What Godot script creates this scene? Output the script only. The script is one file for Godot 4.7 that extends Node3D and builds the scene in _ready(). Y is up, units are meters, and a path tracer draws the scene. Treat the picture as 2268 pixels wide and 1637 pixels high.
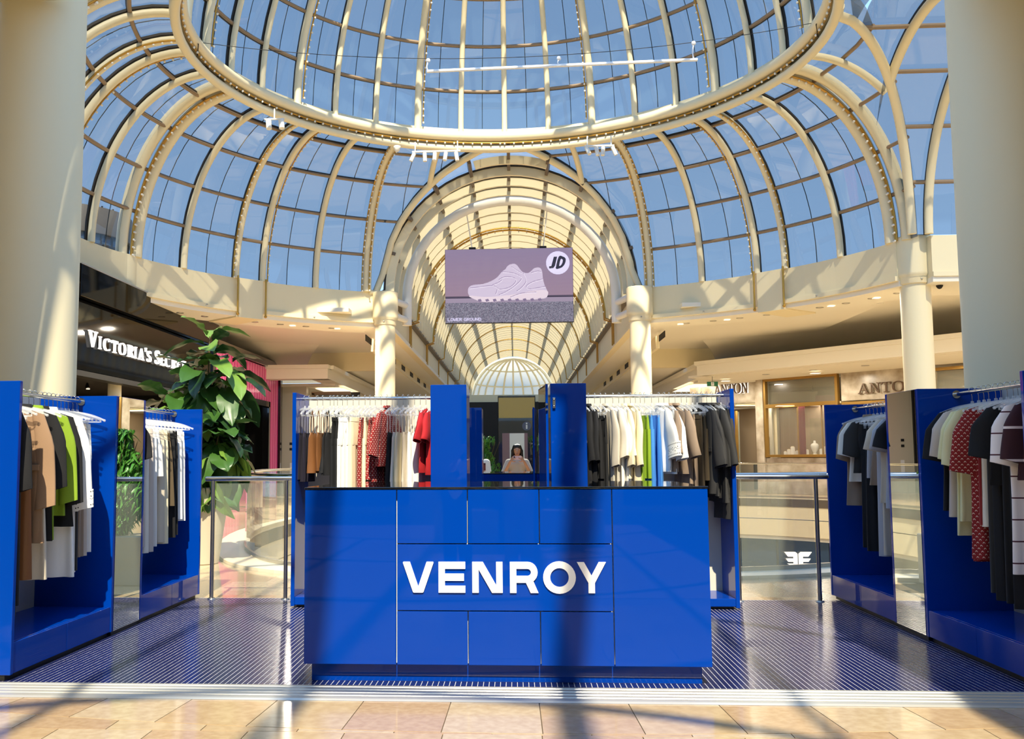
extends Node3D

# ---------------------------------------------------------------- mesh builder
class MB:
	var v := PackedVector3Array()
	var n := PackedVector3Array()
	var uv := PackedVector2Array()
	var ix := PackedInt32Array()
	var tf := Transform3D()
	func quad(a: Vector3, b: Vector3, c: Vector3, d: Vector3, out = null) -> void:
		a = tf * a; b = tf * b; c = tf * c; d = tf * d
		var k := v.size()
		var nn := (b - a).cross(d - a) + (d - c).cross(b - c)
		nn = nn.normalized()
		var flip := false
		if out != null:
			var o: Vector3 = tf * (out as Vector3)
			flip = nn.dot((a + b + c + d) * 0.25 - o) < 0.0
		if flip: nn = -nn
		v.append_array(PackedVector3Array([a, b, c, d]))
		n.append_array(PackedVector3Array([nn, nn, nn, nn]))
		var w := a.distance_to(b)
		var h := a.distance_to(d)
		uv.append_array(PackedVector2Array([Vector2(0, h), Vector2(w, h), Vector2(w, 0), Vector2(0, 0)]))
		if flip: ix.append_array(PackedInt32Array([k, k + 1, k + 2, k, k + 2, k + 3]))
		else: ix.append_array(PackedInt32Array([k, k + 2, k + 1, k, k + 3, k + 2]))
	func tri(a: Vector3, b: Vector3, c: Vector3, out = null) -> void:
		a = tf * a; b = tf * b; c = tf * c
		var k := v.size()
		var nn := (b - a).cross(c - a).normalized()
		var flip := false
		if out != null:
			flip = nn.dot((a + b + c) / 3.0 - tf * (out as Vector3)) < 0.0
		if flip: nn = -nn
		v.append_array(PackedVector3Array([a, b, c]))
		n.append_array(PackedVector3Array([nn, nn, nn]))
		uv.append_array(PackedVector2Array([Vector2(a.x, a.y), Vector2(b.x, b.y), Vector2(c.x, c.y)]))
		if flip: ix.append_array(PackedInt32Array([k, k + 1, k + 2]))
		else: ix.append_array(PackedInt32Array([k, k + 2, k + 1]))
	func box(c: Vector3, s: Vector3, bev := 0.0, bas := Basis()) -> void:
		var h := s * 0.5
		if bev <= 0.0:
			for ax in 3:
				for sg in [-1.0, 1.0]:
					var p := [Vector3(), Vector3(), Vector3(), Vector3()]
					var q := [[-1, -1], [1, -1], [1, 1], [-1, 1]]
					for i in 4:
						var w := Vector3()
						w[ax] = sg * h[ax]
						w[(ax + 1) % 3] = q[i][0] * h[(ax + 1) % 3]
						w[(ax + 2) % 3] = q[i][1] * h[(ax + 2) % 3]
						p[i] = c + bas * w
					quad(p[0], p[1], p[2], p[3], c)
			return
		bev = minf(bev, minf(h.x, minf(h.y, h.z)) * 0.6)
		var f := func(sx, sy, sz, ax) -> Vector3:
			var w := Vector3(sx * (h.x - bev), sy * (h.y - bev), sz * (h.z - bev))
			w[ax] = [sx, sy, sz][ax] * h[ax]
			return c + bas * w
		for ax in 3:
			for sg in [-1, 1]:
				var p := []
				for q in [[-1, -1], [1, -1], [1, 1], [-1, 1]]:
					var s3 := [0, 0, 0]
					s3[ax] = sg; s3[(ax + 1) % 3] = q[0]; s3[(ax + 2) % 3] = q[1]
					p.append(f.call(s3[0], s3[1], s3[2], ax))
				quad(p[0], p[1], p[2], p[3], c)
		for ax in 3:
			var a1 := (ax + 1) % 3
			var a2 := (ax + 2) % 3
			for q in [[-1, -1], [1, -1], [1, 1], [-1, 1]]:
				var s3 := [0, 0, 0]
				s3[a1] = q[0]; s3[a2] = q[1]
				s3[ax] = -1
				var e0: Vector3 = f.call(s3[0], s3[1], s3[2], a1)
				var e1: Vector3 = f.call(s3[0], s3[1], s3[2], a2)
				s3[ax] = 1
				quad(e0, e1, f.call(s3[0], s3[1], s3[2], a2), f.call(s3[0], s3[1], s3[2], a1), c)
		for sx in [-1, 1]:
			for sy in [-1, 1]:
				for sz in [-1, 1]:
					tri(f.call(sx, sy, sz, 0), f.call(sx, sy, sz, 1), f.call(sx, sy, sz, 2), c)
	# rows of points -> smooth skin; wrap closes each row; orientation follows outward side
	func grid(rows: Array, wrap := false, up = null, uscale := 1.0) -> void:
		var nr := rows.size()
		var nu: int = rows[0].size()
		var k := v.size()
		var cols := nu + (1 if wrap else 0)
		var sgn := 1.0
		var ns := PackedVector3Array()
		var votes := 0.0
		for r in nr:
			var row: PackedVector3Array = rows[r]
			var prev: PackedVector3Array = rows[maxi(r - 1, 0)]
			var nxt: PackedVector3Array = rows[mini(r + 1, nr - 1)]
			var cen := Vector3()
			if wrap:
				for p in row: cen += p
				cen /= nu
			var ul := 0.0
			for j in cols:
				var i := j % nu
				var im := (i - 1 + nu) % nu if wrap else maxi(i - 1, 0)
				var ip := (i + 1) % nu if wrap else mini(i + 1, nu - 1)
				var du := row[ip] - row[im]
				var dv := nxt[i] - prev[i]
				var nn := du.cross(dv)
				if nn.length_squared() < 1e-16:
					nn = (row[i] - cen) if wrap else Vector3.UP
					nn *= sgn
					ns.append(nn.normalized())
				else:
					nn = nn.normalized()
					ns.append(nn)
					if up != null: votes += nn.dot(up)
					elif wrap: votes += nn.dot(row[i] - cen)
				if j > 0: ul += row[i].distance_to(row[(i - 1 + nu) % nu])
				v.append(tf * row[i])
				uv.append(Vector2(ul * uscale, -row[i].y * uscale))
		if votes < 0.0: sgn = -1.0
		for q in ns: n.append(tf.basis * (q * sgn))
		for r in nr - 1:
			for j in cols - 1:
				var a := k + r * cols + j
				var b := a + 1
				var c := a + cols + 1
				var d := a + cols
				if sgn > 0.0: ix.append_array(PackedInt32Array([a, c, b, a, d, c]))
				else: ix.append_array(PackedInt32Array([a, b, c, a, c, d]))
	func cap(row: PackedVector3Array, dir: Vector3) -> void:
		var cen := Vector3()
		for p in row: cen += p
		cen /= row.size()
		for i in row.size():
			tri(cen, row[i], row[(i + 1) % row.size()], cen - dir)
	func tube(pts: Array, r, seg := 8, closed := false, caps := true, flat := 1.0) -> void:
		var rows := []
		var m := pts.size()
		var ref := Vector3.UP
		var t0: Vector3 = (pts[1] - pts[0]).normalized()
		if absf(t0.dot(ref)) > 0.9: ref = Vector3.RIGHT
		var side := t0.cross(ref).normalized()
		for i in m:
			var t: Vector3
			if closed: t = pts[(i + 1) % m] - pts[(i - 1 + m) % m]
			else: t = pts[mini(i + 1, m - 1)] - pts[maxi(i - 1, 0)]
			t = t.normalized()
			side = (side - t * side.dot(t)).normalized()
			var up := side.cross(t)
			var rr: float = r[i] if r is Array else r
			var row := PackedVector3Array()
			for j in seg:
				var a := TAU * j / seg
				row.append(pts[i] + side * cos(a) * rr + up * sin(a) * rr * flat)
			rows.append(row)
		if closed: rows.append(rows[0])
		grid(rows, true)
		if caps and not closed:
			cap(rows[0], pts[0] - pts[1])
			cap(rows[m - 1], pts[m - 1] - pts[m - 2])
	# rectangular bar swept along points; w along 'across', h along 'outward' given per point
	func strap(pts: Array, across: Array, outs: Array, w: float, h: float) -> void:
		var m := pts.size()
		for i in m - 1:
			var a := []
			var b := []
			for q in [[-1, -1], [1, -1], [1, 1], [-1, 1]]:
				a.append(pts[i] + across[i] * (q[0] * w * 0.5) + outs[i] * (q[1] * h * 0.5))
				b.append(pts[i + 1] + across[i + 1] * (q[0] * w * 0.5) + outs[i + 1] * (q[1] * h * 0.5))
			var c: Vector3 = (pts[i] + pts[i + 1]) * 0.5
			for j in 4:
				quad(a[j], a[(j + 1) % 4], b[(j + 1) % 4], b[j], c)
			if i == 0: quad(a[0], a[1], a[2], a[3], c)
			if i == m - 2: quad(b[0], b[1], b[2], b[3], c)
	func lathe(prof: Array, seg := 24, at := Vector3(), a0 := 0.0, a1 := TAU) -> void:
		var full := absf(a1 - a0 - TAU) < 1e-4
		var rows := []
		for p in prof:
			var row := PackedVector3Array()
			for j in (seg if full else seg + 1):
				var a := a0 + (a1 - a0) * j / seg
				row.append(at + Vector3(p.x * sin(a), p.y, -p.x * cos(a)))
			rows.append(row)
		grid(rows, full, null if full else Vector3.UP)
	func ball(at: Vector3, r: Vector3, seg := 12) -> void:
		var rows := []
		for i in seg / 2 + 1:
			var t := PI * i / (seg / 2)
			var row := PackedVector3Array()
			for j in seg:
				var a := TAU * j / seg
				row.append(at + Vector3(r.x * sin(t) * cos(a), r.y * cos(t), r.z * sin(t) * sin(a)))
			rows.append(row)
		grid(rows, true)
	# 2D polygon extruded along local z from z0 to z1 (faces both ends); walls flat
	func prism(poly: PackedVector2Array, z0: float, z1: float, walls := true) -> void:
		var t := Geometry2D.triangulate_polygon(poly)
		var far := Vector3(poly[0].x, poly[0].y, (z0 + z1) * 0.5)
		for i in range(0, t.size(), 3):
			var p := []
			for k in 3: p.append(poly[t[i + k]])
			for zz in [z0, z1]:
				var q := []
				for k in 3: q.append(Vector3(p[k].x, p[k].y, zz))
				var cc: Vector3 = (q[0] + q[1] + q[2]) / 3.0
				tri(q[0], q[1], q[2], cc - Vector3(0, 0, signf(zz - (z0 + z1) * 0.5)))
		if walls:
			var cw := Geometry2D.is_polygon_clockwise(poly)
			for i in poly.size():
				var a := poly[i]
				var b := poly[(i + 1) % poly.size()]
				if a.distance_to(b) < 1e-6: continue
				var d := (b - a).normalized()
				var o := Vector2(-d.y, d.x) if cw else Vector2(d.y, -d.x)
				var mid := (a + b) * 0.5 - o
				quad(Vector3(a.x, a.y, z0), Vector3(b.x, b.y, z0), Vector3(b.x, b.y, z1), Vector3(a.x, a.y, z1), Vector3(mid.x, mid.y, (z0 + z1) * 0.5))
	func mesh() -> ArrayMesh:
		var arr := []
		arr.resize(Mesh.ARRAY_MAX)
		arr[Mesh.ARRAY_VERTEX] = v
		arr[Mesh.ARRAY_NORMAL] = n
		arr[Mesh.ARRAY_TEX_UV] = uv
		arr[Mesh.ARRAY_INDEX] = ix
		var m := ArrayMesh.new()
		m.add_surface_from_arrays(Mesh.PRIMITIVE_TRIANGLES, arr)
		return m

# ---------------------------------------------------------------- shorthand
var rng := RandomNumberGenerator.new()
var M := {}
var taken := {}

func V(x: float, y: float, z: float) -> Vector3: return Vector3(x, y, z)

func numbered(parent: Node, called: String) -> String:
	var key := str(parent.get_instance_id()) + called
	var k: int = taken.get(key, 0)
	taken[key] = k + 1
	return called if k == 0 else "%s_%03d" % [called, k]

func tag(o: Node, label: String, category := "", group := "", kind := "") -> Node:
	o.set_meta("label", label)
	if category: o.set_meta("category", category)
	if group: o.set_meta("group", group)
	if kind: o.set_meta("kind", kind)
	return o

func part(called: String, mb, mat: Material, parent: Node = self) -> MeshInstance3D:
	var o := MeshInstance3D.new()
	o.mesh = mb.mesh() if mb is MB else mb
	o.material_override = mat
	o.name = numbered(parent, called)
	parent.add_child(o, true)
	return o

func thing(called: String, label: String, category: String, at := Vector3(), group := "", kind := "") -> Node3D:
	var o := Node3D.new()
	o.name = numbered(self, called)
	o.position = at
	add_child(o, true)
	tag(o, label, category, group, kind)
	return o

func many(called: String, mesh: Mesh, mat: Material, xf: Array, parent: Node) -> MultiMeshInstance3D:
	var mm := MultiMesh.new()
	mm.transform_format = MultiMesh.TRANSFORM_3D
	mm.mesh = mesh
	mm.instance_count = xf.size()
	for i in xf.size(): mm.set_instance_transform(i, xf[i])
	var o := MultiMeshInstance3D.new()
	o.multimesh = mm
	o.material_override = mat
	o.name = numbered(parent, called)
	o.set_meta("kind", "stuff")
	parent.add_child(o, true)
	return o

func boxm(c: Vector3, s: Vector3, bev := 0.0) -> MB:
	var m := MB.new()
	m.box(c, s, bev)
	return m

func mat(nm: String, col: Color, rough := 0.6, metal := 0.0, coat := 0.0) -> StandardMaterial3D:
	var m := StandardMaterial3D.new()
	m.resource_name = nm
	m.albedo_color = col
	m.roughness = rough
	m.metallic = metal
	if coat > 0.0:
		m.clearcoat_enabled = true
		m.clearcoat = coat
		m.clearcoat_roughness = 0.02
	M[nm] = m
	return m

func glow(nm: String, col: Color, e: float) -> StandardMaterial3D:
	var m := mat(nm, col, 0.5)
	m.emission_enabled = true
	m.emission = col
	m.emission_energy_multiplier = e
	return m

func glass(nm: String, col: Color, a: float, rough := 0.0) -> StandardMaterial3D:
	var m := mat(nm, Color(col.r, col.g, col.b, a), rough)
	m.transparency = BaseMaterial3D.TRANSPARENCY_ALPHA
	return m

func noise_tex(freq: float, c0: Color, c1: Color, seed_ := 1, size := 512, oct := 4, normal := false) -> NoiseTexture2D:
	var f := FastNoiseLite.new()
	f.seed = seed_
	f.frequency = freq
	f.fractal_octaves = oct
	var t := NoiseTexture2D.new()
	t.width = size; t.height = size
	t.seamless = true
	t.noise = f
	if normal:
		t.as_normal_map = true
		t.bump_strength = 2.0
	else:
		var g := Gradient.new()
		g.set_color(0, c0); g.set_color(1, c1)
		t.color_ramp = g
	return t

func textmesh(s: String, size: float, depth: float, serif := false, bold := true) -> TextMesh:
	var f := SystemFont.new()
	f.font_names = PackedStringArray(["Droid Serif" if serif else "Droid Sans"])
	f.font_weight = 700 if bold else 400
	var t := TextMesh.new()
	t.font = f
	t.text = s
	t.font_size = 64
	t.pixel_size = size / 64.0
	t.depth = depth
	t.curve_step = 1.0
	return t

# ---------------------------------------------------------------- set-up
func _ready() -> void:
	rng.seed = 7
	var cam := Camera3D.new()
	cam.name = "camera"
	cam.projection = Camera3D.PROJECTION_FRUSTUM
	cam.near = 0.05
	cam.far = 600.0
	cam.keep_aspect = Camera3D.KEEP_HEIGHT
	cam.size = 0.05 * 1637.0 / 2175.2
	cam.frustum_offset = Vector2(0.05 * (1134.0 - 1001.0) / 2175.2, 0.0)
	cam.transform = Transform3D(Basis(Vector3.UP, deg_to_rad(3.640)) * Basis(Vector3.RIGHT, deg_to_rad(5.199)) * Basis(Vector3.BACK, deg_to_rad(-0.276)), V(0, 1.35, 0))
	add_child(cam)
	cam.current = true
	var env := Environment.new()
	env.background_mode = Environment.BG_SKY
	var sky := Sky.new()
	var sm := ProceduralSkyMaterial.new()
	sm.sky_top_color = Color(0.42, 0.56, 0.74)
	sm.sky_horizon_color = Color(0.58, 0.72, 0.87)
	sm.sky_curve = 0.25
	sm.ground_bottom_color = Color(0.42, 0.44, 0.46)
	sm.ground_horizon_color = Color(0.55, 0.66, 0.78)
	sm.sun_angle_max = 1.0
	sm.sky_energy_multiplier = 1.19
	sky.sky_material = sm
	env.sky = sky
	env.tonemap_mode = Environment.TONE_MAPPER_LINEAR
	env.tonemap_exposure = 1.9
	env.sdfgi_enabled = true
	env.ssao_enabled = true
	env.ssil_enabled = true
	var we := WorldEnvironment.new()
	we.name = "world_environment"
	we.environment = env
	add_child(we)
	var sun := DirectionalLight3D.new()
	sun.name = "sun"
	sun.light_color = Color(1.0, 0.955, 0.85)
	sun.light_energy = 1.35
	sun.light_angular_distance = 0.55
	sun.shadow_enabled = true
	var el := deg_to_rad(48.0)
	var az := deg_to_rad(6.0)
	add_child(sun)
	sun.look_at_from_position(V(sin(az) * cos(el), sin(el), cos(az) * cos(el)) * 50.0, Vector3.ZERO)
	materials()
	build_ceilings()
	build_floor()
	build_void()
	build_kiosk()
	build_dome()
	build_barrel()
	build_side_vault()
	build_behind()
	build_left_shops()
	build_right_shops()
	build_small_things()
	build_clothes()
	build_plants()
	build_people()

func materials() -> void:
	mat("cream", Color8(243, 229, 190), 0.55)
	mat("ceiling_paint", Color8(244, 238, 222), 0.6)
	mat("cream_steel", Color8(240, 227, 190), 0.45)
	mat("white_paint", Color8(240, 238, 230), 0.5)
	mat("gasket", Color8(52, 46, 40), 0.6)
	mat("bronze", Color8(150, 128, 104), 0.5)
	mat("blue", Color8(0, 56, 152), 0.35, 0.0, 0.5).metallic_specular = 0.08
	mat("blue_edge", Color8(0, 54, 170), 0.45, 0.0, 0.5)
	mat("black_gloss", Color8(14, 14, 15), 0.12, 0.0, 1.0)
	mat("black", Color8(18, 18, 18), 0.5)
	mat("dark", Color8(34, 31, 29), 0.7)
	mat("grey_panel", Color8(176, 174, 168), 0.6)
	mat("beige_panel", Color8(205, 198, 180), 0.6)
	mat("mirror", Color8(232, 236, 234), 0.0, 1.0)
	mat("chrome", Color8(205, 203, 198), 0.18, 1.0)
	mat("steel", Color8(190, 186, 178), 0.3, 1.0)
	mat("brass", Color8(196, 152, 70), 0.32, 0.75)
	mat("gold", Color8(176, 140, 72), 0.35, 0.6)
	mat("alu", Color8(214, 211, 200), 0.35, 0.55)
	mat("grout", Color8(214, 214, 216), 0.7)
	mat("letter_white", Color8(250, 250, 250), 0.45)
	mat("pink", Color8(226, 74, 150), 0.3, 0.0, 0.6)
	mat("pink_light", Color8(244, 128, 182), 0.3, 0.0, 0.6)
	mat("planter", Color8(196, 184, 160), 0.7)
	mat("green", Color8(20, 110, 66), 0.4)
	glow("lamp_warm", Color8(255, 236, 200), 2.2)
	glow("lamp_lens", Color8(255, 240, 212), 0.7)
	glow("lamp_white", Color8(255, 252, 240), 3.0)
	glow("letter_lit", Color8(255, 252, 245), 0.5)
	glass("pane", Color8(48, 62, 70), 0.665)
	glass("rail_glass", Color8(205, 214, 196), 0.08)
	glass("acrylic", Color8(248, 250, 250), 0.30, 0.04)
	glass("milk_pane", Color8(112, 118, 126), 0.48, 0.0)
	var m2 := mat("milk_far", Color8(246, 240, 220), 0.5)
	m2.backlight_enabled = true
	m2.backlight = Color(0.95, 0.93, 0.86)
	mat("black_glass", Color8(8, 8, 9), 0.05).metallic_specular = 0.27
	mat("bronze_dark", Color8(104, 90, 72), 0.5)
	var tile := mat("tile", Color8(44, 52, 108), 0.2)
	tile.albedo_color = Color8(26, 32, 78)
	var fl := [Color8(214, 190, 150), Color8(208, 180, 139), Color8(217, 196, 161), Color8(204, 175, 137)]
	var nt := noise_tex(0.02, Color(0.90, 0.87, 0.83), Color(1, 1, 1), 5, 512, 5)
	for i in 4:
		var m := mat("floor_tile_%d" % i, fl[i], 0.2)
		m.albedo_texture = nt
		m.uv1_triplanar = true
		m.uv1_world_triplanar = true
		m.uv1_scale = V(0.9 + 0.2 * i, 0.9 + 0.2 * i, 0.9 + 0.2 * i)
		m.uv1_offset = V(0.31 * i, 0, 0.17 * i)
		m.clearcoat_enabled = true
		m.clearcoat = 0.5
		m.clearcoat_roughness = 0.08
	mat("joint", Color8(96, 80, 58), 0.8)
	mat("stone_kerb", Color8(232, 220, 192), 0.4)
	var marble := mat("marble", Color8(226, 218, 202), 0.25)
	marble.albedo_texture = noise_tex(0.006, Color(0.72, 0.68, 0.62), Color(1, 1, 1), 9, 512, 5)
	marble.uv1_triplanar = true
	marble.uv1_scale = V(0.4, 0.4, 0.4)

# ---------------------------------------------------------------- floor
const DC := Vector3(-0.2, 0.0, -20.3)

func void_outline() -> PackedVector2Array:
	var p := [Vector2(-2.88, -12.48), Vector2(-2.0, -12.02), Vector2(-0.6, -11.72), Vector2(0.9, -11.68), Vector2(2.64, -11.97), Vector2(3.84, -12.47), Vector2(6.3, -14.0), Vector2(9.0, -18.0), Vector2(11.6, -24.0), Vector2(11.6, -29.0), Vector2(10.03, -32.49), Vector2(7.72, -34.6), Vector2(4.0, -35.8), Vector2(0.0, -36.0), Vector2(-3.0, -33.0), Vector2(-4.4, -27.0), Vector2(-4.9, -20.0), Vector2(-4.42, -16.1), Vector2(-3.62, -13.6)]
	var out := PackedVector2Array()
	var m := p.size()
	for i in m:
		for k in 4:
			out.append(p[i].cubic_interpolate(p[(i + 1) % m], p[(i - 1 + m) % m], p[(i + 2) % m], k / 4.0))
	return out

func flat_prism(mb: MB, poly: PackedVector2Array, y0: float, y1: float) -> void:
	# poly in (x, z); prism() extrudes along local z, so map (x, y, z) -> (x, z, -y)
	var q := PackedVector2Array()
	for p in poly: q.append(Vector2(p.x, -p.y))
	var keep := mb.tf
	mb.tf = keep * Transform3D(Basis(V(1, 0, 0), V(0, 0, -1), V(0, 1, 0)), Vector3())
	mb.prism(q, y0, y1)
	mb.tf = keep

func rect(x0: float, z0: float, x1: float, z1: float) -> PackedVector2Array:
	return PackedVector2Array([Vector2(x0, z0), Vector2(x1, z0), Vector2(x1, z1), Vector2(x0, z1)])

func build_floor() -> void:
	var vo := void_outline()
	var slab := thing("floor", "polished beige stone floor of the mall around the blue kiosk", "floor", Vector3(), "", "structure")
	var mb := MB.new()
	for half in [rect(-30, -100, 1, 30), rect(1, -100, 32, 30)]:
		for poly in Geometry2D.clip_polygons(half, vo): flat_prism(mb, poly, -0.30, -0.036)
	part("slab", mb, M.joint, slab)
	# front tiles: one fanned row inside an arc joint, straight rows outside it
	var arc := PackedVector2Array()
	for i in 41:
		var a := deg_to_rad(-40.0 + 2.0 * i)
		arc.append(Vector2(14.0 * sin(a), -19.1 + 14.0 * cos(a)))
	arc.append(Vector2(9, -40)); arc.append(Vector2(-9, -40))
	var arc_in := PackedVector2Array()
	for p in arc: arc_in.append(Vector2(p.x * 0.9996, -19.1 + (p.y + 19.1) * 0.9994))
	var k := 0
	var fan := func(x: float, z: float) -> float: return x * (-30.0 - z) / (-30.0 + 5.87)
	for i in range(-8, 8):
		var xa := 0.121 + 0.498 * i + 0.0025
		var xb := 0.121 + 0.498 * (i + 1) - 0.0025
		var q := PackedVector2Array([Vector2(fan.call(xa, -6.6), -6.6), Vector2(fan.call(xb, -6.6), -6.6), Vector2(fan.call(xb, -4.0), -4.0), Vector2(fan.call(xa, -4.0), -4.0)])
		for poly in Geometry2D.intersect_polygons(q, arc_in):
			var t := MB.new()
			flat_prism(t, poly, -0.035, -0.03)
			part("tile", t, M["floor_tile_%d" % ((i * 7 + 421) % 4)], slab)
	for r in 6:
		for i in range(-8, 8):
			var z1 := -5.086 + 0.5 * r - 0.0025
			var off := -0.13 + 0.25 * (r % 2)
			var q := rect(off + 0.498 * i + 0.0025, z1 - 0.495, off + 0.498 * (i + 1) - 0.0025, z1)
			for poly in Geometry2D.clip_polygons(q, arc):
				var t := MB.new()
				flat_prism(t, poly, -0.035, -0.03)
				part("tile", t, M["floor_tile_%d" % ((i * 5 + r * 3 + 440) % 4)], slab)
	# tiles seen behind the kiosk
	var kerb_poly: PackedVector2Array = Geometry2D.offset_polygon(vo, 0.46)[0]
	for r in 26:
		for i in range(-11, 8):
			var x0 := 0.16 + 0.75 * i + (0.375 if r % 2 else 0.0)
			var z0 := -9.66 - 0.75 * r
			if x0 > -1.6 and (x0 < 1.5 or z0 < -12.6): continue
			if x0 > 4.2: continue
			for poly in Geometry2D.clip_polygons(rect(x0 + 0.002, z0 - 0.747, x0 + 0.749, z0), kerb_poly):
				if absf(_area(poly)) < 0.01: continue
				var t := MB.new()
				flat_prism(t, poly, -0.035, -0.03)
				part("tile", t, M["floor_tile_%d" % ((i * 3 + r * 5 + 460) % 4)], slab)
	# the rest of the paving, too far off or out of view to tell its tiles apart
	var far := MB.new()
	for q in [rect(-30, -100, -8.2, -9.66), rect(-8.2, -100, 1, -29.2), rect(1, -100, 32, -12.65), rect(4.8, -12.65, 32, -9.66), rect(-1.45, -12.65, 1.5, -9.66), rect(-30, -9.66, -4.1, 30), rect(4.1, -9.66, 32, 30), rect(-4.1, -2.1, 4.1, 30)]:
		for poly in Geometry2D.clip_polygons(q, kerb_poly): flat_prism(far, poly, -0.037, -0.0305)
	part("far_paving", far, M.floor_tile_0, slab)

func _area(p: PackedVector2Array) -> float:
	var a := 0.0
	for i in p.size(): a += p[i].cross(p[(i + 1) % p.size()])
	return a * 0.5

func sweep_band(mb: MB, line: PackedVector2Array, o0: float, o1: float, y0: float, y1: float, closed := true) -> void:
	# band of rectangular section along a closed plan line; o = offset outwards
	var m := line.size()
	var a := []
	for i in m:
		var t := (line[(i + 1) % m] - line[(i - 1 + m) % m]).normalized()
		var nn := Vector2(t.y, -t.x)
		a.append(nn)
	var sg := 1.0 if _area(line) > 0.0 else -1.0
	for i in (m if closed else m - 1):
		var j := (i + 1) % m
		var p := []
		for q in [[i, o0], [i, o1], [j, o1], [j, o0]]:
			p.append(line[q[0]] + a[q[0]] * q[1] * sg)
		var c: Vector2 = (p[0] + p[1] + p[2] + p[3]) / 4.0
		var cc := V(c.x, (y0 + y1) * 0.5, c.y)
		mb.quad(V(p[0].x, y1, p[0].y), V(p[1].x, y1, p[1].y), V(p[2].x, y1, p[2].y), V(p[3].x, y1, p[3].y), cc)
		mb.quad(V(p[0].x, y0, p[0].y), V(p[1].x, y0, p[1].y), V(p[2].x, y0, p[2].y), V(p[3].x, y0, p[3].y), cc)
		mb.quad(V(p[0].x, y0, p[0].y), V(p[3].x, y0, p[3].y), V(p[3].x, y1, p[3].y), V(p[0].x, y1, p[0].y), cc)
		mb.quad(V(p[1].x, y0, p[1].y), V(p[2].x, y0, p[2].y), V(p[2].x, y1, p[2].y), V(p[1].x, y1, p[1].y), cc)

func build_void() -> void:
	var vo := void_outline()
	var edge := thing("trim", "cream banded edge of the floor opening over the level below", "floor edge", Vector3(), "", "structure")
	var mb := MB.new()
	sweep_band(mb, vo, 0.03, 0.30, -0.70, -0.12)
	part("upper_band", mb, M.cream, edge)
	mb = MB.new()
	sweep_band(mb, vo, 0.03, 0.30, -1.27, -0.725)
	part("lower_band", mb, M.cream, edge)
	mb = MB.new()
	sweep_band(mb, vo, 0.10, 3.0, -1.40, -1.272)
	part("soffit", mb, M.beige_panel, edge)
	# kerb stones
	var m := vo.size()
	for i in range(0, m, 2):
		var seg := PackedVector2Array()
		for k in 3: seg.append(vo[(i + k) % m])
		var t := MB.new()
		var sg := 1.0 if _area(vo) > 0.0 else -1.0
		for k in 2:
			var p := []
			for q in [[i + k, 0.0], [i + k, 0.45], [i + k + 1, 0.45], [i + k + 1, 0.0]]:
				var id: int = q[0]
				var tt := (vo[(id + 1) % m] - vo[(id - 1 + m) % m]).normalized()
				var pt: Vector2 = vo[id % m] + Vector2(tt.y, -tt.x) * q[1] * sg
				p.append(pt)
			var mid: Vector2 = (p[0] + p[1] + p[2] + p[3]) / 4.0
			var poly := PackedVector2Array()
			for pt in p: poly.append(mid + (pt - mid) * 0.994)
			flat_prism(t, poly, -0.12, 0.012)
		part("kerb_stone", t, M.stone_kerb, edge)
	# balustrade on the kerb: glass sheets and a steel handrail
	var bal := thing("balustrade", "curved frameless glass balustrade with steel handrail round the floor opening", "balustrade", V(0, 0.012, 0))
	var rail := []
	for i in m: rail.append(V(vo[i].x, 1.13, vo[i].y))
	mb = MB.new()
	mb.tube(rail, 0.028, 10, true)
	part("handrail", mb, M.chrome, bal)
	mb = MB.new()
	sweep_band(mb, vo, -0.02, 0.02, 0.0, 0.05)
	part("shoe_channel", mb, M.steel, bal)
	for i in range(0, m, 4):
		mb = MB.new()
		for k in 4:
			var a := vo[(i + k) % m]
			var b := vo[(i + k + 1) % m]
			if k == 3: b = a.lerp(b, 0.985)
			mb.quad(V(a.x, 0.05, a.y), V(b.x, 0.05, b.y), V(b.x, 1.10, b.y), V(a.x, 1.10, a.y))
		part("glass_panel", mb, M.rail_glass, bal)
	# level below
	var low := thing("floor", "pale floor of the lower level seen down through the opening", "floor", V(0, -5.6, 0), "", "structure")
	part("slab", boxm(V(2, -0.1, -24), V(50, 0.2, 50)), M.floor_tile_2, low)
	var shop := thing("wall", "dark glazed shopfront of the lower level under the far floor edge", "shopfront", V(0, -5.6, 0), "", "structure")
	part("front", boxm(V(5.5, 2.15, -37.4), V(24, 4.2, 0.2)), M.black_gloss, shop)
	part("front", boxm(V(16.8, 2.15, -30.2), V(0.2, 4.2, 14)), M.black_gloss, shop)
	part("front", boxm(V(-7.4, 2.15, -27), V(0.2, 4.2, 22)), M.beige_panel, shop)
	for i in 7: part("mullion", boxm(V(2.0 + 1.9 * i, 2.1, -37.27), V(0.06, 4.1, 0.06)), M.dark, shop)
	# winged emblem
	var sign_ := thing("shop_sign", "white illuminated winged emblem on the dark lower shopfront", "sign", V(10.3, -2.36, -37.2))
	for s in [-1.0, 1.0]:
		var w := PackedVector2Array([Vector2(0.03, -0.34), Vector2(0.22, -0.34), Vector2(0.48, -0.20), Vector2(0.20, -0.20), Vector2(0.20, -0.12), Vector2(0.44, -0.12), Vector2(0.54, 0.02), Vector2(0.20, 0.02), Vector2(0.20, 0.10), Vector2(0.44, 0.10), Vector2(0.60, 0.30), Vector2(0.12, 0.30), Vector2(0.03, 0.22)])
		var q := PackedVector2Array()
		for p in w: q.append(Vector2(p.x * s * 0.82, p.y * 0.85))
		mb = MB.new()
		mb.prism(q, 0.0, 0.08)
		part("wing", mb, M.letter_lit, sign_)
	panel_light("lower_level_light", V(9.5, -1.45, -36.2), Vector2(6, 0.5), 3.0)

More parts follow.
